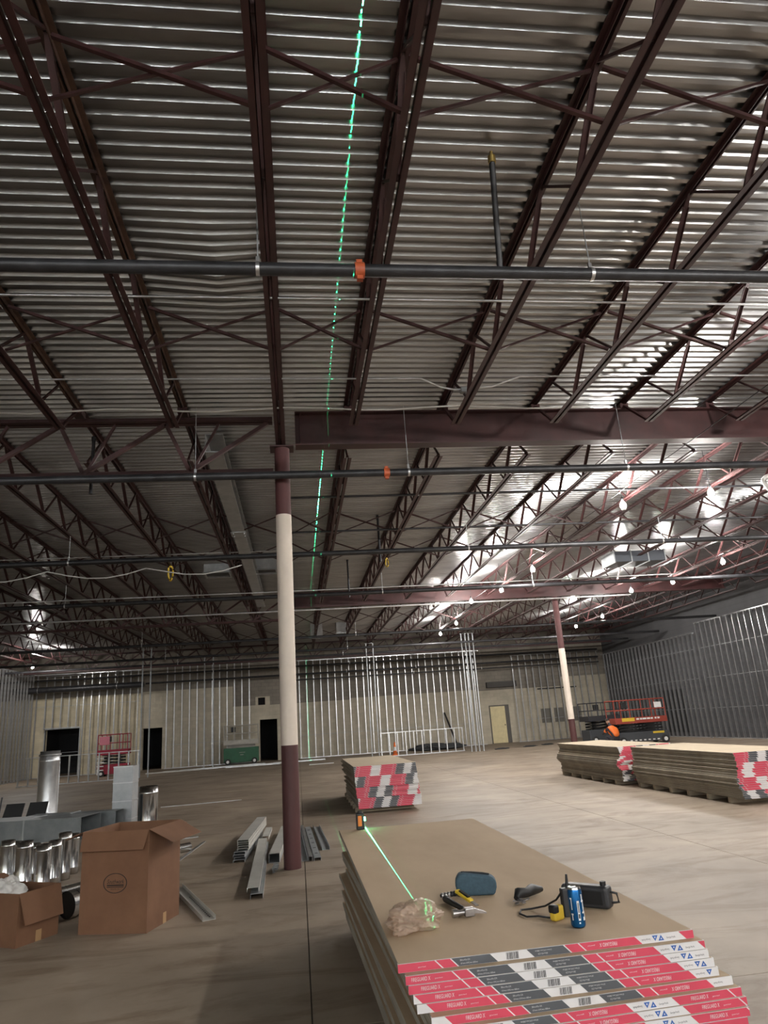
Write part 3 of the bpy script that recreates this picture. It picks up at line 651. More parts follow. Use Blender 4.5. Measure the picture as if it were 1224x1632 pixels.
lo = bpy.data.objects.new('laser_light', la); col.objects.link(lo); lo.parent = t; lo.location = (.052, -.01, .085)
# crumpled plastic bag
def crumple(name, m, loc, sx, sy, sz, seed, label, cat, rz=0):
    import mathutils
    mb = MB(); nu, nv = 90, 46; vs = []
    for j in range(nv+1):
        ph = PI*j/nv
        for i in range(nu):
            th = 2*PI*i/nu; d = Vector((math.sin(ph)*math.cos(th), math.sin(ph)*math.sin(th), math.cos(ph)))
            n1 = mathutils.noise.noise(d*1.8+Vector((seed, 0, 0))); n2 = abs(mathutils.noise.noise(d*4.2+Vector((0, seed, 0)))); n3 = abs(mathutils.noise.noise(d*9+Vector((0, 0, seed))))
            n4 = abs(mathutils.noise.noise(Vector((d.x*16, d.y*16, d.z*5))+Vector((seed, seed, 0)))); r = 1+.38*n1-.34*n2-.12*n3-.04*n4; p = Vector((d.x*sx*r, d.y*sy*r, d.z*sz*r+sz*.72)); p.z = max(.001, p.z); vs.append(p)
    fs = [(j*nu+i, (j+1)*nu+i, (j+1)*nu+(i+1) % nu, j*nu+(i+1) % nu) for j in range(nv) for i in range(nu)]
    return tag(mb.add(vs, fs, 0, True).build(name, m, loc=loc, rz=rz), label, cat)
M_BAG = mat('thin_tan_plastic', (.72, .57, .46), .3, 0, c2=(.58, .42, .32), scale=9)
nt = M_BAG.node_tree; pb = nt.nodes['Principled BSDF']; ou = [n for n in nt.nodes if n.type == 'OUTPUT_MATERIAL'][0]
tl = nt.nodes.new('ShaderNodeBsdfTranslucent'); tl.inputs[0].default_value = (.78, .66, .56, 1); tp = nt.nodes.new('ShaderNodeBsdfTransparent'); tp.inputs[0].default_value = (.92, .86, .80, 1)
m1 = nt.nodes.new('ShaderNodeMixShader'); m1.inputs[0].default_value = .40; m2 = nt.nodes.new('ShaderNodeMixShader'); m2.inputs[0].default_value = .28
nt.links.new(pb.outputs[0], m1.inputs[1]); nt.links.new(tl.outputs[0], m1.inputs[2]); nt.links.new(m1.outputs[0], m2.inputs[1]); nt.links.new(tp.outputs[0], m2.inputs[2]); nt.links.new(m2.outputs[0], ou.inputs[0])
crumple('plastic_bag', M_BAG, (.485, 3.50, ZT), .135, .16, .058, 3.1, 'crumpled thin plastic bag lit green by the laser', 'bag', -.5)
# blue-grey pouch
t = thing('tool_pouch', 'blue-grey zipped pouch standing on the nearest stack', 'pouch', (.895, 3.96, ZT), -.22)
M_POUCH = mat('slate_blue_fabric', (.045, .085, .115), .8, 0, var=.15, scale=60, bump=.1)
mb = MB(); prof = [(-.095, 0), (.095, 0), (.108, .035), (.108, .065), (.085, .088), (-.06, .108), (-.085, .104), (-.105, .075), (-.105, .05)]
n = len(prof); vs = [(x, -.038, z) for x, z in prof] + [(x, .038, z) for x, z in prof]
mb.add(vs, [tuple(range(n)), tuple(reversed(range(n, 2*n)))] + [((i+1) % n, i, n+i, n+(i+1) % n) for i in range(n)]); bevel(mb.build('pouch_body', M_POUCH, t), .012, 3)
MB().tube([(-.07, 0, .108), (-.02, 0, .1055), (.04, 0, .099), (.075, 0, .092)], .005, 6).build('zipper', M_BLACK, t)
# hammer with knife and pliers
t = thing('claw_hammer', 'steel claw hammer with dark handle lying before the pouch', 'hammer', (.755, 3.56, ZT), .12)
M_TOOL = mat('forged_steel', (.42, .40, .40), .35, .9, var=.2, scale=20)
MB().cyl((-.075, 0, .022), (-.05, 0, .022), .018, 14).build('striking_face', M_TOOL, t)
MB().cyl((-.05, 0, .022), (-.015, 0, .022), .012, 12).build('neck', M_TOOL, t)
bevel(MB().box(-.018, .03, -.02, .02, .004, .040).build('head', M_TOOL, t), .005)
MB().bar((.028, .008, .026), (.085, .014, .012), .016, .02, w1=.014, h1=.005).bar((.028, -.008, .026), (.085, -.014, .012), .016, .02, w1=.014, h1=.005).build('claw', M_TOOL, t)
MB().tube([(.0, .01, .022), (.0, .08, .02), (-.005, .18, .018), (-.01, .30, .018)], [.011, .012, .014, .016], 8).build('handle', M_BLACK, t)
t = thing('utility_knife', 'yellow and grey utility knife leaning on the hammer', 'knife', (.80, 3.80, ZT), -.5)
bevel(MB().bar((-.05, .03, .05), (.04, -.03, .018), .028, .016).build('body', M_YELLOW, t), .004)
MB().bar((.035, -.028, .02), (.075, -.055, .006), .02, .003).build('blade', M_TOOL, t); bevel(MB().bar((-.03, .018, .053), (.025, -.02, .034), .018, .01).build('slider', M_BLACK, t), .002)
t = thing('screw_bit_set', 'row of dark screw bits lying left of the pouch', 'bit', (.735, 3.95, ZT), .25)
for k in range(5): MB().lathe([(0, 0), (.013, 0), (.013, .010), (.009, .012), (.009, .016), (0, .016)], 10).build('bit_ring', M_TOOL if k < 3 else M_BLACK, t).matrix_local = Matrix.Translation((-.03+k*.018, 0, .014)) @ Euler((0, PI/2, 0)).to_matrix().to_4x4()
MB().cyl((-.035, 0, .014), (.06, 0, .014), .008, 8).build('bit_shaft', M_BLACK, t)
# black cloth strap bundle with keys
o = thing('strap_with_keys', 'black rolled strap with metal keys at its end', 'strap', (1.06, 3.72, ZT), .55)
MB().tube([(-.03, 0, .022), (.0, .01, .038), (.05, .0, .032), (.10, .01, .036), (.15, .02, .026), (.185, .02, .022)], [.014, .026, .022, .027, .02, .012], 8).build('rolled_strap', M_BLACK, o)
mb = MB()
for k, (x, yy, a) in enumerate([(-.05, -.02, .3), (-.03, -.045, 1.2), (-.015, -.03, -.6), (-.055, -.04, 2.0)]):
    mb.bar((x, yy, .006+.004*k), (x+.03*math.cos(a), yy+.03*math.sin(a), .02), .014, .004); mb.cyl((x, yy, .004+.004*k), (x, yy, .008+.004*k), .011, 8)
mb.build('keys', M_TOOL, o)
# can
t = thing('drink_can', 'tall blue energy drink can with silver top', 'can', (1.163, 3.235, ZT), -.1)
M_CAN = mat('metallic_blue', (.015, .16, .42), .25, .7, c2=(.01, .10, .30), scale=8)
MB().lathe([(0, .004), (.024, .004), (.026, 0), (.030, .006), (.031, .012), (.031, .138), (.0285, .146)], 28).build('can_body', M_CAN, t)
MB().lathe([(.0285, .146), (.0262, .153), (.0265, .156), (.0245, .156), (.0235, .1525), (0, .152)], 28).build('can_lid', M_SHINY, t)
MB().cbox((0, -.004, .1545), (.012, .018, .002)).build('pull_tab', M_SHINY, t)
def wrap(a0, a1, z0, z1, mi, mb, r=.0313):
    n = 5
    for k in range(n):
        b0 = a0+(a1-a0)*k/n; b1 = a0+(a1-a0)*(k+1)/n
        mb.add([(r*math.cos(b0), r*math.sin(b0), z0), (r*math.cos(b1), r*math.sin(b1), z0), (r*math.cos(b1), r*math.sin(b1), z1), (r*math.cos(b0), r*math.sin(b0), z1)], [(0, 1, 2, 3)], mi, True)
mb = MB(); A = -PI/2
wrap(A-.12, A+.20, .03, .105, 0, mb); wrap(A-.06, A+.14, .038, .055, 1, mb, .0315); wrap(A-.02, A+.1, .06, .098, 1, mb, .0315); wrap(A-.1, A+.12, .018, .024, 0, mb)
for z0, z1, a0, a1 in [(.105, .128, .62, .85), (.098, .105, .55, 1.05), (.06, .098, .72, .92), (.055, .062, .55, 1.1), (.04, .055, .9, 1.1), (.028, .042, .62, 1.1)]: wrap(A+a0, A+a1, z0, z1, 0, mb)
for z0, z1, a0, a1 in [(.07, .11, -.95, -.82), (.05, .056, -1.1, -.75), (.03, .05, -1.0, -.85), (.11, .116, -1.1, -.8)]: wrap(A+a0, A+a1, z0, z1, 0, mb)
mb.build('can_print', [M_TWHITE, M_TBLACK], t)
# black case with cord, tape measure
t = thing('speaker_case', 'black rectangular case propped behind the blue can', 'case', (1.325, 3.52, ZT), -.75)
M_CASE = mat('dark_grey_plastic', (.035, .036, .04), .45, 0, var=.1)
cs = bevel(MB().box(-.115, .115, -.035, .035, 0, .095).build('case_body', M_CASE, t), .016, 3)
MB().box(-.085, .085, -.038, -.034, .02, .075).build('case_panel', M_BLACK, t)
MB().tube([(.115, 0, .07), (.145, 0, .065), (.15, 0, .03), (.118, 0, .025)], .006, 6).build('carry_loop', M_BLACK, t)
MB().cyl((.085, 0, .094), (.085, 0, .112), .014, 12).build('knob', M_BLACK, t)
t = thing('antenna_radio', 'small black radio with stub antenna behind the blue can', 'radio', (1.185, 3.40, ZT), .1)
bevel(MB().box(-.028, .028, -.018, .018, 0, .115).build('radio_body', M_CASE, t), .006); MB().tube([(.005, 0, .115), (.008, 0, .14), (.010, 0, .17)], [.009, .007, .005], 8).build('antenna', M_BLACK, t)
t = thing('tape_measure', 'yellow and black tape measure beside the blue can', 'tape measure', (1.115, 3.36, ZT), .5)
bevel(MB().box(-.032, .032, -.018, .018, 0, .06).build('body', M_YELLOW, t), .01, 3); bevel(MB().box(-.034, .0, -.02, .02, .03, .064).build('grip', M_BLACK, t), .008)
ZC = ZT+.006
run('power_cord', [(1.165, 3.395, ZC+.10), (1.14, 3.42, ZC+.06), (1.11, 3.50, ZC+.02), (1.06, 3.56, ZC), (1.01, 3.56, ZC), (.985, 3.50, ZC), (1.0, 3.44, ZC), (1.05, 3.43, ZC), (1.09, 3.385, ZC), (1.125, 3.40, ZC+.01), (1.145, 3.42, ZC+.02)], .0045, M_BLACK, 'looped black cord trailing left from the radio', 'cord', 6)

# ------------------------------------------------------------------ cardboard boxes
def carton(loc, rz, W, D, H, label, flaps, t_=.006):
    t = thing('cardboard_box', label, 'box', loc, rz, 'cardboard boxes')
    MB().box(0, W, 0, t_, 0, H).build('front_panel', M_CARD, t); MB().box(0, W, D-t_, D, 0, H).build('rear_panel', M_CARD, t)
    MB().box(0, t_, t_, D-t_, 0, H).build('side_panel', M_CARD, t); MB().box(W-t_, W, t_, D-t_, 0, H).build('side_panel', M_CARD, t)
    MB().box(t_, W-t_, t_, D-t_, 0, t_).build('bottom_panel', M_CARDIN, t)
    for side, ang, ln in flaps:
        # ang measured from straight up, opening outwards
        s, c = math.sin(ang), math.cos(ang); g = .02
        if side == 'front': q = [(0, 0, H), (W, 0, H), (W-g, -s*ln, H+c*ln), (g, -s*ln, H+c*ln)]; nrm = (0, c, s)
        if side == 'rear': q = [(W, D, H), (0, D, H), (g, D+s*ln, H+c*ln), (W-g, D+s*ln, H+c*ln)]; nrm = (0, -c, s)
        if side == 'left': q = [(0, D, H), (0, 0, H), (-s*ln, g, H+c*ln), (-s*ln, D-g, H+c*ln)]; nrm = (c, 0, s)
        if side == 'right': q = [(W, 0, H), (W, D, H), (W+s*ln, D-g, H+c*ln), (W+s*ln, g, H+c*ln)]; nrm = (-c, 0, s)
        MB().slab(q, nrm, .005).build('flap', M_CARD, t)
    return t
bx = carton((-2.02, 7.35, 0), math.atan2(-.2, .64), .665, .62, .845, 'tall open cardboard box with an oval printed mark', [('front', 2.75, .17), ('right', 2.05, .26), ('left', 1.9, .2), ('rear', 1.85, .2)])
# oval print with script lettering
mb = MB(); oc = (.345, .41); n = 40
for k in range(n):
    a0, a1 = 2*PI*k/n, 2*PI*(k+1)/n; q = []
    for a, rr in ((a0, 1), (a1, 1), (a1, .93), (a0, .93)): q.append((oc[0]+.118*rr*math.cos(a), -.0012, oc[1]+.083*rr*math.sin(a)))
    mb.add(q, [(0, 1, 2, 3)])
vs, fs, wd = text_geo('Southwark', .052, .72); sc_ = .165/wd
mb.add([(oc[0]-.08+v[0]*sc_+v[1]*.22, -.0012, oc[1]-.004+v[1]*1.0) for v in vs], fs)
mb.box(oc[0]-.08, oc[0]+.085, -.0014, -.0006, oc[1]-.022, oc[1]-.012)
mb.box(oc[0]-.08, oc[0]+.085, -.0014, -.0006, oc[1]-.034, oc[1]-.028)
vs, fs, wd = text_geo('METAL MFG. CO.', .014, .8); mb.add([(oc[0]-wd/2+v[0], -.0012, oc[1]-.052+v[1]) for v in vs], fs)
tag(mb.build('printed_mark', mat('dark_brown_ink', (.012, .006, .006), .8), bx), label='oval dark printed mark')
MB().box(.664, .6665, .30, .36, .0, .09).build('tape_strip', mat('tan_tape', (.42, .26, .13), .4), bx)
b2 = carton((-2.46, 7.10, 0), math.atan2(.38, .23), .44, .55, .42, 'small open cardboard box at the left edge with a hanging flap', [('front', 2.85, .26), ('rear', 1.2, .2)])
MB().box(.20, .26, -.0015, -.0003, 0, .09).build('tape_strip', MATS['tan_tape'], b2)
crumple('packing_paper', mat('white_packing', (.62, .6, .57), .8), (-2.68, 7.42, .30), .17, .14, .13, 8.2, 'white crumpled packing in the small cardboard box', 'packing')

# ------------------------------------------------------------------ round ducts standing and lying
def round_duct(x, y, r, h, label, m=M_SHINY, bands=(.12, .9), flange=False):
    t = thing('round_duct', label, 'duct', (x, y, 0), random.uniform(0, 6), 'round sheet metal ducts')
    MB().lathe([(r-.004, .0), (r, 0), (r, h*.14), (r*1.03, h*.15), (r*1.03, h*.17), (r, h*.18), (r, h*.86), (r*1.03, h*.87), (r*1.03, h*.89), (r*.985, h*.90), (r*.985, h), (r*.985-.004, h), (r*.96, 0)], 28).build('duct_shell', m, t)
    MB().box(r-.001, r+.006, -.012, .012, .01, h*.86).build('seam', M_GALV, t)
    if flange: MB().lathe([(r, h-.09), (r*1.1, h-.09), (r*1.1, h-.06), (r, h-.06)], 28).build('flange', M_GALV, t)
CANS = [((8, 1408), .085, .60), ((35, 1418), .095, .64), ((65, 1423), .088, .62), ((84, 1410), .078, .60), ((100, 1402), .080, .66), ((115, 1392), .072, .58), ((22, 1398), .07, .52), ((52, 1400), .075, .5)]
DESC = ['leftmost standing shiny round duct by the small box', 'wide standing shiny round duct behind the small box', 'tallest-looking shiny duct in the middle of the cluster', 'narrow shiny duct right of the middle one', 'shiny duct with collar nearest the big box flap', 'slim shiny duct half hidden by the big box', 'short shiny duct tucked behind the leftmost ones', 'short shiny duct tucked behind the middle one']
for k, (px, r, h) in enumerate(CANS): p = fl(*px); round_duct(p.x, p.y, r, h*.84, DESC[k])
round_duct(-4.98, 15.5, .19, 1.53, 'tall wide round duct with dark rim standing behind the long duct', M_GALV, flange=True)
round_duct(-2.55, 13.0, .16, .87, 'shiny round duct standing right of the seamed square duct', M_SHINY)
def lying(p0, p1, r, label):
    p0 = Vector(p0); p1 = Vector(p1); t = thing('round_duct', label, 'duct', p0, 0, 'lying round ducts'); d = p1-p0
    MB().cyl((0, 0, 0), d, r, 24, caps=False).cyl(d*.08, d*.1, r*1.03, 24, caps=False).cyl((0, 0, 0), d, r*.97, 24, caps=False).build('duct_shell', M_SHINY, t); MB().cyl(d*.02, d*.03, r*.96, 20).build('bore_shade', M_BLACK, t)  # black disc stands in for the shade within the open duct end
lying((-2.32, 8.0, .125), (-1.75, 8.85, .125), .125, 'lying round duct with dark open mouth between the boxes')
lying((-2.55, 8.35, .085), (-1.95, 9.3, .085), .085, 'slimmer lying round duct behind the dark-mouthed one')
lying((-2.72, 9.0, .06), (-2.0, 9.9, .06), .06, 'thin lying round duct at the back of the pile')
lying((-2.05, 11.3, .06), (-1.66, 11.62, .06), .06, 'short lying shiny tube right of the big box')
# rectangular ducts
def rect_duct(loc, rz, L, W, H, label, m, seams=2):
    t = thing('rectangular_duct', label, 'duct', loc, rz, 'rectangular sheet metal ducts'); s = .004
    MB().box(0, L, 0, s, 0, H).box(0, L, W-s, W, 0, H).box(0, L, s, W-s, H-s, H).box(0, L, s, W-s, 0, s).build('duct_shell', m, t)
    MB().box(L*.3, L*.3+.01, s, W-s, s, H-s).build('hollow_shade', M_BLACK, t)  # black partition puts the shade of the hollow duct into its colour
    for k in range(1, seams+1): x = L*k/(seams+1); MB().box(x-.012, x+.012, -.012, W+.012, -.0, H+.012).build('seam', M_GALVDULL, t)
    return t
p0 = fl(0, 1352, .05); p1 = fl(137, 1335, .05)
rect_duct((-6.2, 12.95, 0.20), math.atan2(-.33, 1.42), 2.85, .62, .33, 'long dark grey rectangular duct resting across the pile', mat('dark_galvanized', (.24, .26, .27), .5, .6, var=.15))
rect_duct((-4.6, 13.35, .16), -.2, 1.55, .30, .36, 'shorter grey rectangular duct behind the long one', MATS['dark_galvanized'], 1)
for k, (x, yy) in enumerate([(-5.6, 12.9), (-3.9, 12.6)]): tag(MB().box(-.1, .1, -.05, .75, 0, .158).build('support_block', M_WOOD, loc=(x, yy, 0)), ['left', 'right'][k]+' wooden block under the long grey duct', 'block')
t = thing('square_duct', 'upright square duct with three bright seams', 'duct', (-3.06, 13.6, 0), -.12)
MB().box(-.17, .17, -.15, .15, 0, 1.2).build('duct_shell', M_GALVDULL, t)
for z in (.33, .62, .92, 1.19): MB().box(-.176, .176, -.156, .156, z, z+.014).build('seam', M_GALV, t)
for k, (x, lab) in enumerate([(-5.12, 'left'), (-4.72, 'right')]):
    t = thing('duct_piece', lab+' black open duct piece behind the long duct', 'duct', (x, 14.0, 0), -.1)
    MB().slab([(-.17, 0, .3), (.17, 0, .3), (.2, .12, .68), (-.12, .12, .68)], (0, 1, -.2), .02).build('panel', M_BLACK, t)
    MB().slab([(-.17, .02, 0), (.17, .02, 0), (.17, .02, .3), (-.17, .02, .3)], (0, 1, 0), .3).build('duct_shell', M_GALVDULL, t)
tag(MB().bar((0, 0, 0), (.08, 0, .8), .02, .02).build('steel_rod', M_BLACKPIPE, loc=(-5.42, 14.2, 0)), 'dark rod sticking up left of the black duct pieces', 'rod')

# ------------------------------------------------------------------ steel studs in piles near the column
def floor_stud(p0, p1, z, W, H, label, group, m=M_GALVDULL, flip=False, holes=False):
    p0 = Vector((p0[0], p0[1], z)); p1 = Vector((p1[0], p1[1], z)); d = p1-p0; L = d.length
    t = thing('steel_stud', label, 'stud', p0, math.atan2(d.y, d.x), group); s = .003
    mb = MB(); zw = (0, s) if flip else (H-s, H)
    mb.box(0, L, -W/2, W/2, *zw).box(0, L, -W/2, -W/2+s, 0, H).box(0, L, W/2-s, W/2, 0, H); mb.build('channel', m, t)
    if holes:
        for k in range(6): x = L*(.1+.15*k); MB().box(x, x+.05, -.02, .02, zw[1], zw[1]+.0008).build('punched_hole', M_BLACK, t)
M_STUDTOP = mat('pale_galvanized', (.58, .57, .53), .55, .5, var=.08)
n = 0
for k in range(5): floor_stud((-.785+.004*(k % 2), 10.35+.02*(k % 3)), (-.655, 12.8), .125+.026*k, .152, .0255, '%s stud from the bottom of the tall left pile by the column' % NTH[k], 'steel studs in the tall pile', M_STUDTOP)
for k in range(4): floor_stud((-.83+.01*(k % 2), 10.25+.02*(k % 2)), (-.70, 12.5), .002+.031*k, .152, .030, '%s stud of the lower left pile by the column' % NTH[k], 'steel studs under the tall pile', M_GALVDULL)
floor_stud((-.515, 8.1), (-.58, 11.5), .06, .125, .04, 'pale stud slanting toward the camera before the column', 'loose steel studs', M_STUDTOP)
floor_stud((-.475, 8.05), (-.56, 11.5), .0, .13, .05, 'wide stud lying under the slanting one', 'loose steel studs', M_GALVDULL)
floor_stud((-.545, 11.62), (-.53, 12.6), .06, .10, .05, 'short stud end behind the slanting one', 'loose steel studs', M_STUDTOP)
floor_stud((-.36, 10.0), (-.26, 12.6), .055, .14, .055, 'stud resting just left of the column', 'loose steel studs', M_STUDTOP); floor_stud((-.36, 9.98), (-.26, 12.6), .0, .14, .052, 'stud on the floor just left of the column', 'loose steel studs', M_GALVDULL, True)
floor_stud((.03, 9.9), (-.06, 12.9), .0, .08, .06, 'dark stud right behind the column', 'loose steel studs', M_GALVDULL, True); floor_stud((.105, 9.85), (.012, 12.9), .0, .05, .06, 'narrow stud right of the column', 'loose steel studs', M_GALV)
floor_stud((.195, 9.85), (.105, 12.8), .0, .09, .04, 'punched stud right of the column', 'loose steel studs', M_GALVDULL, holes=True); floor_stud((.33, 10.6), (.25, 13.0), .0, .11, .045, 'dark stud at the right end of the pile', 'loose steel studs', M_GALVDULL, True)
mbb = MB(); rr = random.Random(5)
for k in range(40): a = rr.uniform(1.3, 1.9); x, yy = -.31+rr.uniform(-.03, .0), 9.35+rr.uniform(-.15, .2); mbb.bar((x, yy, .01+rr.uniform(0, .05)), (x+.09*math.cos(a), yy+.09*math.sin(a), .01+rr.uniform(0, .05)), .03, .002)
tag(mbb.build('metal_offcuts', M_GALVDULL), 'heap of small metal offcuts at the column foot', 'offcuts', kind='stuff')
# perforated channel right of the box
t = thing('slotted_channel', 'perforated galvanized channel lying right of the big box', 'channel', (-1.42, 9.0, 0), 0)
d = Vector((.55, -1.62, 0)); L = d.length; t.rotation_euler.z = math.atan2(d.y, d.x)
MB().box(0, L, -.06, .06, .0, .004).box(0, L, -.06, -.056, .004, .04).box(0, L, .056, .06, .004, .04).build('channel', M_STUDTOP, t)
for k in range(16): MB().box(L*.35+k*.065, L*.35+k*.065+.035, .0605, .0612, .012, .03).build('slot', M_BLACK, t)
for k in range(16): MB().box(L*.35+k*.065, L*.35+k*.065+.035, .02, .035, .0041, .0046).build('slot', M_BLACK, t)
for lab, a, b2_ in [('long bright metal strip lying on the floor left of the column', (256, 1287), (385, 1275)), ('bright strip slanting behind the big box', (280, 1376), (326, 1342)), ('bright strip crossing the slanting one', (268, 1340), (316, 1334))]:
    A_, B_ = fl(*a), fl(*b2_); tag(MB().bar((0, 0, .006), Vector((B_.x-A_.x, B_.y-A_.y, .006)), .04, .012).build('metal_strip', M_GALV, loc=(A_.x, A_.y, 0)), lab, 'strip')

# ------------------------------------------------------------------ debris near the back
rr = random.Random(11)
for k in range(9):
    x = -7.3+.75*k; yy = 36.4+.32*(k % 5)+.5*rr.random()*0
    o = MB().box(0, 2.6, -.05, .05, 0, .05).build('scrap_stud', M_GALV if k % 3 else M_STUDTOP, loc=(x, yy, .002+.052*(k % 3 == 2)*0), rz=.03)
    tag(o, 'scrap steel stud on the floor before the back wall, %s from the left' % NTH[k], 'stud', 'scrap studs before the back wall')
t = thing('tarp_heap', 'dark crumpled tarp heap on the floor behind the low frame', 'tarp', (7.3, 38.6, 0)); t.empty_display_size = .1
o = crumple('tarp', mat('dark_tarp', (.04, .042, .045), .6), (0, 0, 0), 1.5, .4, .2, 4.4, '', '', 0); o.parent = t
for kk in ('label', 'category'):
    if kk in o: del o[kk]
t = thing('leaning_pipe', 'dark pipe leaning on the studs left of the pale door', 'pipe', (8.75, 39.8, 0)); MB().bar((0, 0, 0.02), (-.5, .55, 1.9), .07, .07).build('pipe_run', M_BLACKPIPE, t)
t = thing('traffic_cone', 'small orange and white cone behind the small drywall stack', 'cone', (4.75, 36.3, 0))
M_ORANGE = mat('safety_orange', (.85, .18, .03), .6)
MB().cbox((0, 0, .015), (.3, .3, .03)).build('base', M_ORANGE, t)
MB().lathe([(.11, .03), (.085, .22)], 14).build('lower_cone', M_ORANGE, t); MB().lathe([(.085, .22), (.06, .4)], 14).build('white_band', M_WHITE, t); MB().lathe([(.06, .4), (.03, .62), (0, .62)], 14).build('upper_cone', M_ORANGE, t)
for k, (px, py) in enumerate([(845, 1190), (872, 1187), (800, 1194)]):
    p = fl(px, py); crumple('floor_scrap', MATS['dark_tarp'], (p.x, p.y, 0), .35, .12, .04, 2+k, '%s dark scrap on the floor before the pale door' % NTH[k], 'scrap')
p = fl(493, 1219); tag(MB().box(0, 1.1, -.2, .2, 0, .02).build('white_board', M_WHITE, loc=(p.x, p.y, 0)), 'white board offcut on the floor where the laser line ends', 'board')

# ------------------------------------------------------------------ scissor lifts
def scissor_lift(loc, rz, L, W, body, rail, label, deckz, railz, chz, wheel_r=.16, skirt=None, decals=None, box_end=False, tyre=M_RUBBER):
    t = thing('scissor_lift', label, 'lift', loc, rz, 'scissor lifts')
    ch = bevel(MB().box(-L/2, L/2, -W/2+.06, W/2-.06, .10, chz).build('chassis', body, t), .02)
    for sx in (-1, 1):
        for sy in (-1, 1):
            wh = MB().cyl((sx*(L/2-.22), sy*(W/2-.06), wheel_r), (sx*(L/2-.22), sy*(W/2+.04), wheel_r), wheel_r, 20).build('wheel', tyre, t)
            MB().cyl((0, 0, 0), (0, sy*.015, 0), wheel_r*.5, 14).build('hub', M_WHITE, wh, (sx*(L/2-.22), sy*(W/2+.04), wheel_r))
    n = 3; dz = (deckz-.06-chz)/n
    for k in range(n):
        for sy in (-1, 1):
            for s in (-1, 1):
                MB().bar((-s*(L/2-.2), sy*(W/2-.16), chz+k*dz+.01), (s*(L/2-.2), sy*(W/2-.16), chz+(k+1)*dz-.01), .04, .05).build('scissor_arm', M_BLACK if skirt is None else skirt, t)
    pf = MB().box(-L/2, L/2, -W/2, W/2, deckz-.06, deckz).build('platform', rail, t)
    MB().box(-L/2, L/2, -W/2, -W/2+.02, deckz, deckz+.17).box(-L/2, L/2, W/2-.02, W/2, deckz, deckz+.17).box(-L/2, -L/2+.02, -W/2+.02, W/2-.02, deckz, deckz+.17).box(L/2-.02, L/2, -W/2+.02, W/2-.02, deckz, deckz+.17).build('toe_board', rail, t)
    r = .022
    for z, nm in ((railz, 'top_rail'), (deckz+(railz-deckz)*.55, 'mid_rail')):
        for sy in (-1, 1): MB().cyl((-L/2+r, sy*(W/2-r), z), (L/2-r, sy*(W/2-r), z), r, 8).build(nm, rail, t)
        for sx in (-1, 1): MB().cyl((sx*(L/2-r), -W/2+r, z), (sx*(L/2-r), W/2-r, z), r, 8).build(nm, rail, t)
    for sy in (-1, 1):
        for x in (-L/2+r, -L/2+L*.30, L/2-L*.28, L/2-r): MB().cyl((x, sy*(W/2-r), deckz), (x, sy*(W/2-r), railz), r, 8).build('guard_post', rail, t)
    bevel(MB().box(-.12, .12, -.08, .08, 0, .26).build('control_box', M_BLACK, t, (-L/2+.5, -W/2+.12, railz-.34)), .02)
    return t
M_LORANGE = mat('lift_orange_red', (.30, .048, .03), .5, 0, var=.1); M_LRED = mat('lift_red', (.30, .02, .045), .5, 0, var=.12); M_LGREEN = mat('lift_green', (.015, .10, .045), .5, 0, var=.15); M_LGREY = mat('lift_grey', (.40, .38, .34), .6, 0, var=.12); M_LDARK = mat('lift_dark_grey', (.055, .06, .068), .55)
lf = scissor_lift((14.6, 30.0, 0), -.04, 2.3, 1.0, M_LDARK, M_LORANGE, 'orange-red scissor lift parked by the dark right wall', .92, 1.82, .50)
mb = MB().box(-.86, -.30, -.505, -.502, .95, 1.09, 1)
for k, (x, wd) in enumerate([(-.22, .12), (-.06, .10), (.06, .16), (.25, .14), (.42, .10), (.60, .08), (.72, .10)]): mb.box(x, x+wd, -.505, -.502, .99, 1.06, 0)
tag(mb.build('side_marking', [M_WHITE, M_YELLOW], lf), label='yellow plate and white lettering')
mb = MB().box(.45, .95, -.445, -.441, .40, .48, 0); mb.build('warning_label', M_YELLOW, lf)
mb = MB()
for k in range(7): mb.box(-.6+.2*k, -.5+.2*k, -.445, -.441, .14, .19)
mb.build('hazard_stripe', M_WHITE, lf)
MB().box(.66, .98, -.51, -.505, 1.45, 1.68).build('notice_sheet', M_WHITE, lf)
scissor_lift((14.35, 33.2, 0), .06, 1.7, 1.0, M_LDARK, mat('lift_black', (.03, .03, .035), .5), 'black scissor lift behind the orange one', 1.05, 1.82, .6)
lf = scissor_lift((-9.02, 37.4, 0), .02, 1.42, .8, M_LRED, M_LRED, 'small red scissor lift behind the low stud frame', 1.05, 1.93, .55, .14)
bevel(MB().box(-.62, -.15, -.42, -.36, 1.45, 1.85).build('platform_panel', mat('faded_pink_panel', (.6, .2, .26), .5), lf), .02)
for k in range(4): MB().box(-.69, -.38, -.46, -.40, .28+.18*k, .33+.18*k).build('entry_step', M_WHITE, lf)
MB().bar((-.66, -.44, .1), (-.60, -.42, 1.0), .04, .04).build('entry_ladder_rail', M_WHITE, lf)
lf = scissor_lift((-3.05, 40.0-.25, 0), .03, 1.82, .8, M_LGREEN, M_LGREY, 'old green scissor lift beside the black doorway', 1.05, 1.97, .83, .15, M_LGREY)
mb = MB().box(-.1, .2, -.345, -.341, .58, .60).box(-.05, .12, -.345, -.341, .46, .49); mb.build('side_marking', M_LGREY, lf)

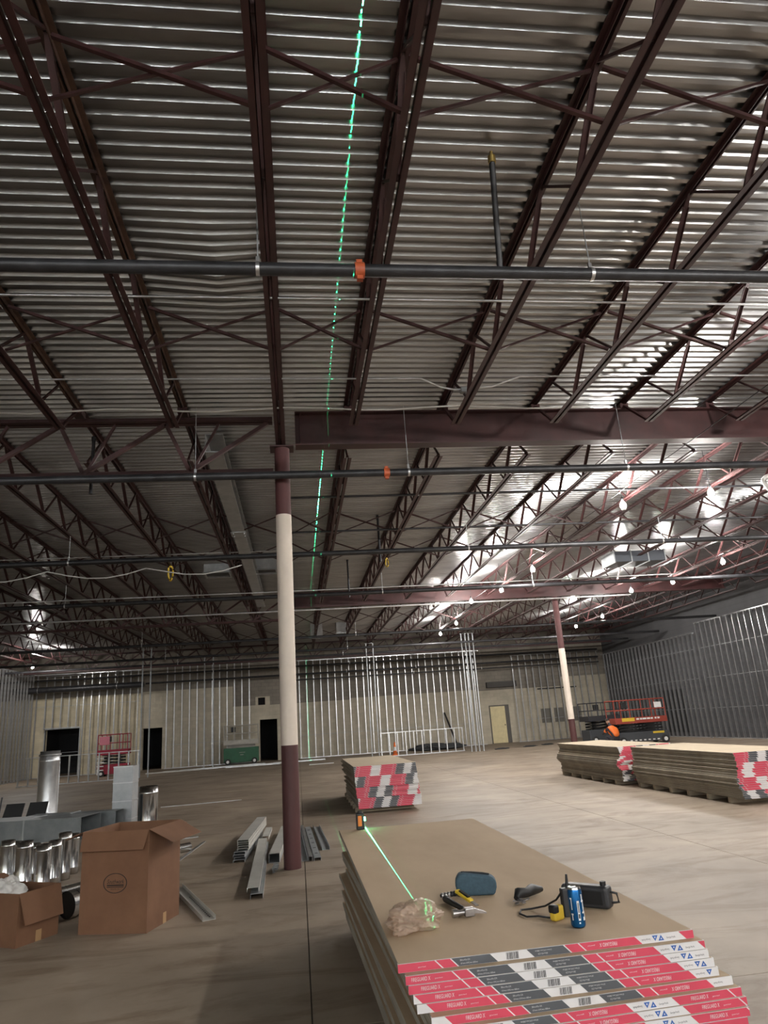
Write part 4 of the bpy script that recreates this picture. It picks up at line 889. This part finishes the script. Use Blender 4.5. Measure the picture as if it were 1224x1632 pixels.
# ------------------------------------------------------------------ crouching worker
def person(loc, rz, label):
    t = thing('person', label, 'person', loc, rz)
    def skin(name, pts, edges, rad, m, root=0):
        me = bpy.data.meshes.new(name); me.from_pydata(pts, edges, []); me.materials.append(m); o = put(name, me, t)
        sm = o.modifiers.new('skin', 'SKIN'); sm.use_smooth_shade = True
        for i, r in enumerate(rad): me.skin_vertices[0].data[i].radius = (r, r)
        me.skin_vertices[0].data[root].use_root = True
        s = o.modifiers.new('sub', 'SUBSURF'); s.levels = 2; s.render_levels = 2; return o
    # crouched, back to the camera (camera is at -Y), facing +Y
    pts = [(0, 0, .34), (0, .06, .52), (0, .16, .70), (0, .24, .80), (0, .30, .90), (0, .33, 1.0),
           (.12, .05, .30), (.16, .40, .42), (.17, .22, .09), (.17, .36, .04), (-.12, .05, .30), (-.16, .40, .42), (-.17, .22, .09), (-.17, .36, .04),
           (.20, .22, .72), (.27, .38, .56), (.20, .55, .50), (-.20, .22, .72), (-.27, .38, .56), (-.20, .55, .50)]
    ed = [(0, 1), (1, 2), (2, 3), (3, 4), (4, 5), (0, 6), (6, 7), (7, 8), (8, 9), (0, 10), (10, 11), (11, 12), (12, 13), (2, 14), (14, 15), (15, 16), (2, 17), (17, 18), (18, 19)]
    rad = [.15, .165, .17, .10, .06, .05, .10, .07, .05, .045, .10, .07, .05, .045, .06, .045, .035, .06, .045, .035]
    skin('body', pts, ed, rad, mat('dark_trousers', (.03, .03, .04), .8))
    sh = [(0, -.01, .36), (0, .05, .52), (0, .15, .70), (0, .22, .79), (.20, .22, .72), (.27, .38, .57), (-.20, .22, .72), (-.27, .38, .57)]
    skin('hi_vis_shirt', sh, [(0, 1), (1, 2), (2, 3), (2, 4), (4, 5), (2, 6), (6, 7)], [.175, .19, .19, .11, .08, .062, .08, .062], M_ORANGE)
    hd = MB().lathe([(0, -.12), (.05, -.115), (.078, -.06), (.085, .0), (.075, .06), (.04, .10), (0, .11)], 18).build('head', mat('skin_tone', (.45, .27, .19), .6), t, (0, .37, 1.03)); hd.rotation_euler = (-.5, 0, 0)
    MB().lathe([(.089, -.02), (.088, .03), (.06, .085), (.0, .115)], 18).build('hair', mat('dark_hair', (.02, .014, .01), .7), hd, (0, -.01, 0))
person((13.2, 29.2, 0), .35, 'worker in an orange shirt crouching left of the orange lift')
